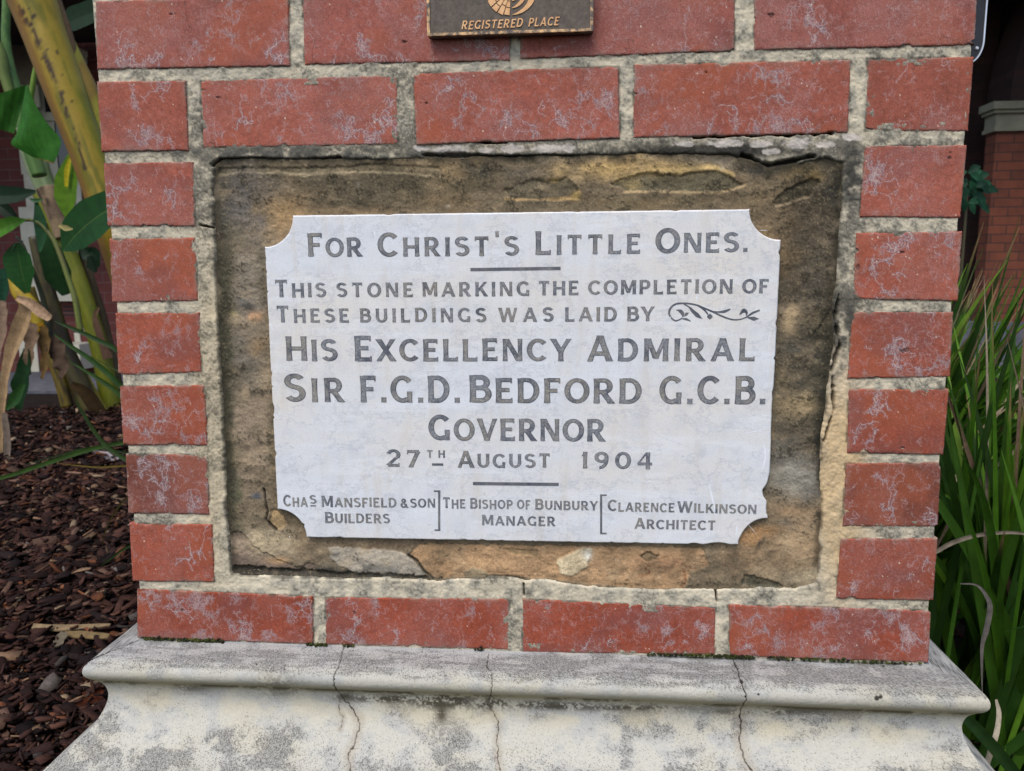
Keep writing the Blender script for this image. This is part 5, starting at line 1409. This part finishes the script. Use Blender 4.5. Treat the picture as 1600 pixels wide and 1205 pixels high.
# strap leaved lily behind the pier, its blades reaching out over the mulch
st1 = thing('lily_plant', 'lily with a few long narrow green blades reaching over the mulch left of the pier', 'plant', (at(235, 720, 1.35)[0], 1.35, GZ0))
mb = MB(); rl = np.random.default_rng(4)
for pts, w, Y, c in [([(230, 610), (190, 553), (150, 530), (110, 512), (86, 502)], [4, 5, 5, 4, 1], 1.4, (40, 88, 52)), ([(250, 680), (190, 604), (150, 568), (110, 540), (84, 522)], [5, 6, 6, 4, 1], 1.35, (46, 100, 58)),
                     ([(240, 690), (192, 622), (160, 596), (108, 564)], [4, 5, 5, 1], 1.3, (52, 104, 50)), ([(250, 690), (195, 692), (140, 703), (80, 722), (20, 742), (-20, 752)], [4, 4.5, 5, 5, 4.5, 4], 1.15, (50, 98, 44)),
                     ([(240, 740), (192, 715), (160, 690), (130, 645), (118, 622)], [4, 5, 5, 4, 1], 1.1, (46, 86, 52)), ([(240, 720), (190, 706), (140, 700), (90, 712), (40, 726)], [2, 2.5, 2.5, 2, 1], 1.2, (32, 66, 30)),
                     ([(240, 728), (195, 728), (150, 730), (90, 724)], [2, 2.4, 2, .6], 1.2, (110, 116, 60)), ([(230, 600), (185, 580), (140, 556)], [1, 1.6, .6], 1.35, (60, 96, 50)),
                     ([(240, 760), (200, 778), (180, 800), (165, 830), (160, 852)], [2, 2.6, 2, 1.4, .5], .95, (58, 66, 28)), ([(250, 840), (200, 855), (175, 872), (158, 884)], [3, 3.4, 2.6, .6], .9, (34, 66, 34)), ([(168, 640), (150, 610), (138, 585)], [2.5, 3, .8], 1.6, (90, 108, 50))]:
    blade(mb, pxs(pts, Y), np.array(w) * px2m(Y) * 0.75, lin(*c) * np.array([.85, .52, .24]), fold=.5, n=26, m=1, rng=rl)
mb.build('foliage', M_LEAF, st1, smooth=True)

# twigs and pale litter on the mulch
TW = [([(-10, 776), (40, 762), (80, 748), (95, 738), (150, 741), (215, 736)], 2.0, (128, 100, 82), 'long forked brown twig lying across the mulch'),
      ([(130, 762), (150, 770), (175, 778), (205, 784)], 2.6, (150, 128, 106), 'pale curved twig lying near the pier'),
      ([(85, 804), (120, 798), (160, 790), (198, 776)], 1.6, (118, 90, 72), 'thin dark twig on the mulch beside the pier'),
      ([(70, 1140), (100, 1128), (135, 1108), (166, 1094)], 2.0, (120, 96, 78), 'thin twig lying against the plinth'),
      ([(150, 875), (175, 862), (205, 848)], 1.8, (128, 104, 88), 'short twig beside the lower bricks')]
for pts, r, c, lab in TW:
    P = np.array([onz(x, y, GZ0 + 0.034) for x, y in pts]); d = np.linalg.norm(P[len(P) // 2] - CAM_P) / FPX
    mb = MB(); mb.tube(P - P[0], np.array([r, r * .9, r * .5]) * d, 8, lin(*c), 24)
    o = obj('twig', np.vstack(mb.V), mb.F, M_DRY, None, np.vstack(mb.C), True); o.location = P[0]; tag(o, lab, 'twig', 'twigs on the mulch')
for pts, hw, c, lab in [([(51, 978), (85, 981), (130, 979), (172, 976)], [3, 4, 3, 1.5], (196, 168, 128), 'long pale splinter of bark lying on the mulch'),
                        ([(100, 990), (130, 992), (170, 994)], [3, 5, 3], (176, 148, 104), 'shorter tan bark strip just below a long pale splinter'),
                        ([(145, 706), (165, 711), (178, 718), (188, 712)], [2, 5, 3, 6], (206, 196, 198), 'curled whitish dry leaf lying by the green blades'),
                        ([(5, 850), (30, 846), (62, 840)], [3, 4.5, 4], (150, 118, 84), 'tan bark plate on the mulch at the left edge'),
                        ([(90, 1010), (96, 998), (92, 990)], [6, 9, 3], (150, 136, 112), 'grey upright bark flake in the mulch'),
                        ([(118, 1105), (140, 1092), (163, 1079)], [7, 12, 8], (136, 74, 46), 'large rusty brown bark slab under the plinth lip'),
                        ([(94, 1150), (105, 1152), (118, 1155)], [4, 6, 4], (132, 110, 84), 'small light bark chip low in the left corner')]:
    P = np.array([onz(x, y, GZ0 + 0.036) for x, y in pts]); d = np.linalg.norm(P[1] - CAM_P) / FPX
    mb = MB(); blade(mb, P - P[0], np.array(hw) * d, lin(*c) * 0.42, fold=.25, n=16, m=2, tilt=(0.1, -0.75, 0.8), wave=.12)
    V = np.vstack(mb.V); nV = len(V); mb2 = MB(); mb2.add(V, mb.F, np.vstack(mb.C)); mb2.add(V - [0, 0, .002], [f[::-1] for f in mb.F], np.vstack(mb.C))
    o = obj('bark_strip' if 'leaf' not in lab else 'dry_leaf', np.vstack(mb2.V), mb2.F, M_DRY, None, np.vstack(mb2.C), True); o.location = P[0]
    tag(o, lab, 'bark' if 'leaf' not in lab else 'leaf')

# ------------------------------------------------------------------ strap leaved clumps right of the pier
def clump(cx, cy, n, hmin, hmax, seed, label, lean=0.25, dry=0.07):
    r = np.random.default_rng(seed)
    root = thing('strap_leaf_plant', label, 'plant', (cx, cy, GZ0), 'strap leaved plants beside the pier')
    mb = MB(); md = MB()
    for i in range(n):
        for _try in range(12):
            a = r.uniform(0, 2 * np.pi); sp = abs(r.normal(0, 0.25)); L = r.uniform(hmin, hmax)
            b = np.array([cx + r.normal(0, 0.06), cy + r.normal(0, 0.06), GZ0 - 0.01])
            d0 = np.array([math.cos(a) * sp + lean * r.uniform(0.2, 1.1), math.sin(a) * sp - 0.05, 1.0]); d0 /= np.linalg.norm(d0)
            hor = np.array([d0[0], d0[1], 0]); hl = np.linalg.norm(hor) + 1e-9; hor /= hl
            droop = r.uniform(0.02, 0.22) * (0.5 + hl * 1.2) + (r.random() < 0.2) * 0.3
            P = []
            for t in np.linspace(0, 1, 7):
                P.append(b + d0 * L * t + hor * L * droop * t ** 2.2 * .7 - np.array([0, 0, L * droop * t ** 2.6 * .75]))
            P = np.array(P)
            bad = np.any((np.abs(P[:, 0]) < HB + 0.02) & (P[:, 1] < DEP + 0.02) & (P[:, 1] > -0.02)) or \
                np.any((np.abs(P[:, 0]) < HB + 0.105) & (P[:, 1] < DEP + 0.1) & (P[:, 1] > -0.105) & (P[:, 2] < 0.01)) or np.any(P[:, 1] < -0.35)
            if not bad: break
        if bad: continue
        w = r.uniform(0.004, 0.0098)
        isdry = r.random() < dry
        c = lin(*[(38, 66, 16), (58, 94, 24), (78, 120, 30), (102, 146, 42), (48, 82, 28), (124, 158, 58)][r.choice(6, p=[.2, .24, .24, .14, .12, .06])])
        tip = lin(150, 120, 84) if r.random() < 0.35 else None
        if isdry: c = lin(*[(150, 132, 108), (120, 100, 80), (168, 152, 128)][r.integers(3)]); w *= 0.55
        blade(md if isdry else mb, P, np.array([w * .8, w, w, w * .95, w * .8, w * .5, w * .06]), c, fold=r.uniform(.25, .6), n=18, m=1, rng=r, tip=tip, tilt=(r.normal(0, .5), -1, r.normal(0.2, .3)))
    mb.build('foliage', M_LEAF, root, smooth=True)
    if md.n: md.build('dry_blades', M_DRY, root, smooth=True)
    return root


clump(0.84, 0.42, 320, 0.55, 0.90, 41, 'nearest strap leaved green clump crowding the right side of the pier', 0.22)
clump(0.78, 0.95, 260, 0.60, 0.98, 42, 'tall strap leaved clump close behind the pier with tips level with the plaque', 0.2)
clump(1.22, 0.62, 170, 0.5, 0.85, 43, 'strap leaved clump at the right edge of the photo', 0.1)
clump(0.98, 1.45, 140, 0.6, 0.95, 44, 'strap leaved clump furthest back before the brick veranda', 0.2)
clump(1.05, 0.10, 220, 0.30, 0.62, 45, 'low strap leaved clump at the lower right beside the plinth', 0.3)
clump(1.45, 1.2, 80, 0.5, 0.85, 46, 'strap leaved clump half outside the right edge', 0.1)
# conspicuous dead blades
dd = thing('dead_blade', 'long bleached dead blade lying across the green clump beside the pier', 'leaf', at(1462, 858, 0.42), 'dead blades in the strap leaved clumps')
leaf(dd, [(1440, 872), (1462, 862), (1490, 847), (1530, 836), (1580, 832), (1620, 838)], [3, 3.4, 3.6, 3, 2.5, 1], 0.30, lin(116, 106, 92), 'blade', M_DRY, fold=.4)
dd = thing('dead_blade', 'drooping grey dead blade hanging above the plinth corner', 'leaf', at(1545, 945, 0.1), 'dead blades in the strap leaved clumps')
leaf(dd, [(1500, 912), (1525, 914), (1540, 930), (1546, 950), (1540, 985), (1534, 1010), (1534, 1060), (1535, 1085)], [.8, 1.5, 3, 4.4, 4.4, 3, 1.2, .6], 0.12, lin(100, 94, 88), 'blade', M_DRY, fold=.4, n=40)
dd = thing('dead_blade', 'pale dead blade standing below the plinth corner at the lower right', 'leaf', at(1550, 1130, 0.1), 'dead blades in the strap leaved clumps')
leaf(dd, [(1556, 1093), (1560, 1115), (1556, 1145), (1545, 1180), (1536, 1215)], [2, 4, 4.5, 5, 4], 0.12, lin(186, 174, 152), 'blade', M_DRY, fold=.4)
dd = thing('fallen_blade', 'broad dark green blade falling across the plinth foot at the lower right', 'leaf', at(1550, 1150, 0.0), )
leaf(dd, [(1500, 1118), (1515, 1128), (1545, 1160), (1575, 1195), (1600, 1230)], [4, 9, 10, 10, 8], 0.10, lin(34, 58, 22), 'blade', None, fold=.3)

# small leaved shrub behind the pier on the right
sh = thing('leafy_shrub', 'dark green small leaved shrub peeping out behind the right side of the pier', 'shrub', (at(1505, 600, 2.0)[0], 2.0, GZ0))
rs = np.random.default_rng(12)
stem(sh, [(1480, 640), (1492, 520), (1502, 420), (1508, 350), (1512, 300)], [3, 3, 2.4, 2, 1.2], 2.0, lin(70, 62, 40), 'stem', 8, 30)
mb = MB()
for _ in range(46):
    x, y = rs.normal(1514, 13), rs.normal(294, 12)
    if y > 325: continue
    a = rs.uniform(-0.6, 1.2) if x > 1512 else rs.uniform(1.5, 3.5); l = rs.uniform(14, 24); Y = 2.0 + rs.normal(0, .06)
    blade(mb, pxs([(x, y), (x + l * .5 * math.cos(a), y + l * .5 * math.sin(a) - 2), (x + l * math.cos(a), y + l * math.sin(a) + 2)], Y), np.array([1, 6, 1]) * px2m(Y), lin(*[(26, 66, 44), (34, 80, 52), (20, 54, 36)][rs.integers(3)]), fold=.3, n=8, m=1, rng=rs)
mb.build('foliage', M_LEAF, sh, smooth=True)

# ------------------------------------------------------------------ building on the left
YB = 5.3
M_WALL = mat_bricks('red brickwork far', lin(112, 56, 48), lin(94, 46, 42), lin(112, 86, 80))
M_CREAM = mat_noise('cream render', lin(196, 188, 166), lin(214, 206, 186), 8, 0.85, 0.2, 0.001)
M_GREYC = mat_noise('weathered grey render', lin(128, 122, 112), lin(150, 142, 130), 8, 0.85, 0.2, 0.001)  # greyer and darker than the cream render
M_GLASS = mat_noise('dark window glass', (0.012, 0.015, 0.024), (0.03, 0.036, 0.05), 3, 0.12, 0.6, 0.0)
M_DARK = mat_noise('dark painted timber', (0.02, 0.016, 0.014), (0.035, 0.028, 0.024), 12, 0.7, 0.3, 0.001)
bl = thing('brick_building', 'red brick building with cream quoins and a sash window behind the banana plants', 'building', (at(80, 500, YB)[0], YB, GZ0))


def bz(mb, xa, ya, xb, yb, y0, y1, c=None):
    """box whose front face, at y0, spans photo pixels (xa,ya)-(xb,yb)"""
    p = at(xa, ya, YB_); q = at(xb, yb, YB_)
    mb.box((min(p[0], q[0]), y0, min(p[2], q[2])), (max(p[0], q[0]), y1, max(p[2], q[2])), c)


YB_ = YB
m = MB()
zw = 3.4
xw0, xw1 = at(64, 300, YB)[0], at(116, 300, YB)[0]; zs0, zs1 = at(90, 438, YB)[2], 2.05
m.box((-9, YB, GZ0), (xw0, YB + 0.25, zw)); m.box((xw1, YB, GZ0), (-1.2, YB + 0.25, zw)); m.box((xw0, YB, GZ0), (xw1, YB + 0.25, zs0)); m.box((xw0, YB, zs1), (xw1, YB + 0.25, zw))
m.build('wall', M_WALL, bl)
m = MB()
for i, yy in enumerate(np.arange(-40, 585, 52.0)):
    bz(m, 30 if i % 2 else 38, yy, 63, yy + 52, YB - 0.012, YB + 0.004)
m.build('quoins', M_CREAM, bl)
m = MB(); bz(m, 15, 60, 64, 132, YB - 0.03, YB - 0.013); m.build('lintel', M_GREYC, bl)
m = MB()
for i, yy in enumerate(np.arange(100, 585, 60.0)):
    bz(m, 117, yy, 131 if i % 2 else 137, yy + 60, YB - 0.012, YB + 0.004)
m.build('quoins', M_CREAM, bl)
wf = MB(); p0 = at(64, 438, YB); p1 = at(116, 100, YB)
for a, b in [((xw0, YB + .06, zs0), (xw0 + .045, YB + .12, zs1)), ((xw1 - .045, YB + .06, zs0), (xw1, YB + .12, zs1)), ((xw0 + .045, YB + .06, zs1 - .06), (xw1 - .045, YB + .12, zs1)), ((xw0 + .045, YB + .06, zs0), (xw1 - .045, YB + .12, zs0 + .07)),
             ((xw0 + .045, YB + .07, at(90, 186, YB)[2]), (xw1 - .045, YB + .115, at(90, 178, YB)[2] + .03)), ((xw0 + .045, YB + .075, zs0 + .07), (xw0 + .115, YB + .11, at(90, 187, YB)[2]))]:
    wf.box(a, b)
w_ = wf.build('window', M_CREAM, bl)
m = MB(); m.box((xw0 + .02, YB + .085, zs0 + .02), (xw1 - .02, YB + .095, zs1 - .02)); m.build('pane', M_GLASS, w_)
m = MB(); bz(m, 60, 438, 140, 470, YB - 0.09, YB - 0.0125); m.build('sill', M_CREAM, bl)
m = MB(); bz(m, 121, 82, 139, 91, YB - 0.10, YB - 0.013); bz(m, 123, 91, 138, 101, YB - 0.06, YB - 0.0135); m.build('capital', M_CREAM, bl)
m = MB(); bz(m, 96, 474, 121, 497, YB - 0.006, YB + 0.01); v_ = m.build('vent', M_WALL, bl)
m = MB()
for yy in (478, 484.5, 491): bz(m, 100, yy, 119, yy + 2.6, YB - 0.0085, YB - 0.004)
m.build('slots', M_DARK, v_)
m = MB(); bz(m, 118, 534, 156, 572, YB - 0.25, YB - 0.013); m.build('base_block', M_CREAM, bl)
m = MB(); m.box((-9, 3.7, 2.28), (at(52, 60, 3.7)[0], YB - 0.035, 2.36)); m.box((-9, 3.66, 2.2), (at(52, 60, 3.7)[0], 3.698, 2.5)); m.build('veranda_roof', M_DARK, bl)

# ------------------------------------------------------------------ veranda building on the right
YR = 6.0; YB_ = YR
vb = thing('brick_veranda', 'shaded brick veranda with a cream capped brick pillar behind the right side of the pier', 'building', (at(1560, 500, YR)[0], YR, GZ0))
xp0 = at(1549, 300, YR)[0]
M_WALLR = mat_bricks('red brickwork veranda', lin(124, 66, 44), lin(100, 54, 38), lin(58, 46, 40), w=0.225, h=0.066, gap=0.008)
M_WALLD = mat_bricks('shaded brickwork veranda', lin(58, 32, 25), lin(46, 26, 21), lin(38, 28, 24), w=0.225, h=0.066, gap=0.008)  # the veranda brick again, with its shade put into darker colours
zc0, zc1 = at(1560, 206, YR)[2], at(1560, 161, YR)[2]; zb0 = at(1560, 503, YR)[2]
m = MB(); m.box((xp0, YR, zb0), (xp0 + 1.6, YR + 0.16, zc0)); m.build('pillar', M_WALLR, vb)
m = MB(); h_ = zc1 - zc0
for f0, f1, pr in [(0, .14, .035), (.14, .62, .02), (.62, .74, .05), (.74, 1, .075)]:
    m.box((xp0 - pr, YR - pr, zc0 + h_ * f0), (xp0 + 1.6, YR + .16, zc0 + h_ * f1))
m.build('capital', mat_noise('cream capital', lin(122, 116, 96), lin(142, 136, 112), 6, .85), vb)
m = MB(); m.box((xp0 - 1.1, YR - 0.05, GZ0), (xp0 + 3, YR + 0.6, zb0)); m.build('base_wall', M_PAVE, vb)
m = MB()
xa = xp0 + 0.10; R0, R1 = 1.05, 1.5
ac = np.linspace(math.pi, math.pi * .45, 20); cxr = xa + R1
V = [(cxr + R_ * math.cos(q), y, zc1 + R_ * math.sin(q) * 1.25) for y in (YR + .02, YR + .4) for R_ in (R0, R1) for q in ac]; n = 20
F = []
for i in range(n - 1):
    F += [(i, i + 1, n + i + 1, n + i), (2 * n + i, 3 * n + i, 3 * n + i + 1, 2 * n + i + 1), (n + i, n + i + 1, 3 * n + i + 1, 3 * n + i), (i, 2 * n + i, 2 * n + i + 1, i + 1)]
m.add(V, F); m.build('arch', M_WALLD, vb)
xq = at(1512, 300, YR + .55)[0]
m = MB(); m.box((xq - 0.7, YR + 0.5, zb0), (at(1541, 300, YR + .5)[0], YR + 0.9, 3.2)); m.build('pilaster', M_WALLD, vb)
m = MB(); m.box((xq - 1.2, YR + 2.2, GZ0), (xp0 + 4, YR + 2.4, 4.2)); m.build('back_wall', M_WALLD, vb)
m = MB(); m.box((xq - 1.2, YR - 1.2, 2.75), (xp0 + 4, YR + 2.6, 2.9)); m.build('roof', M_DARK, vb)
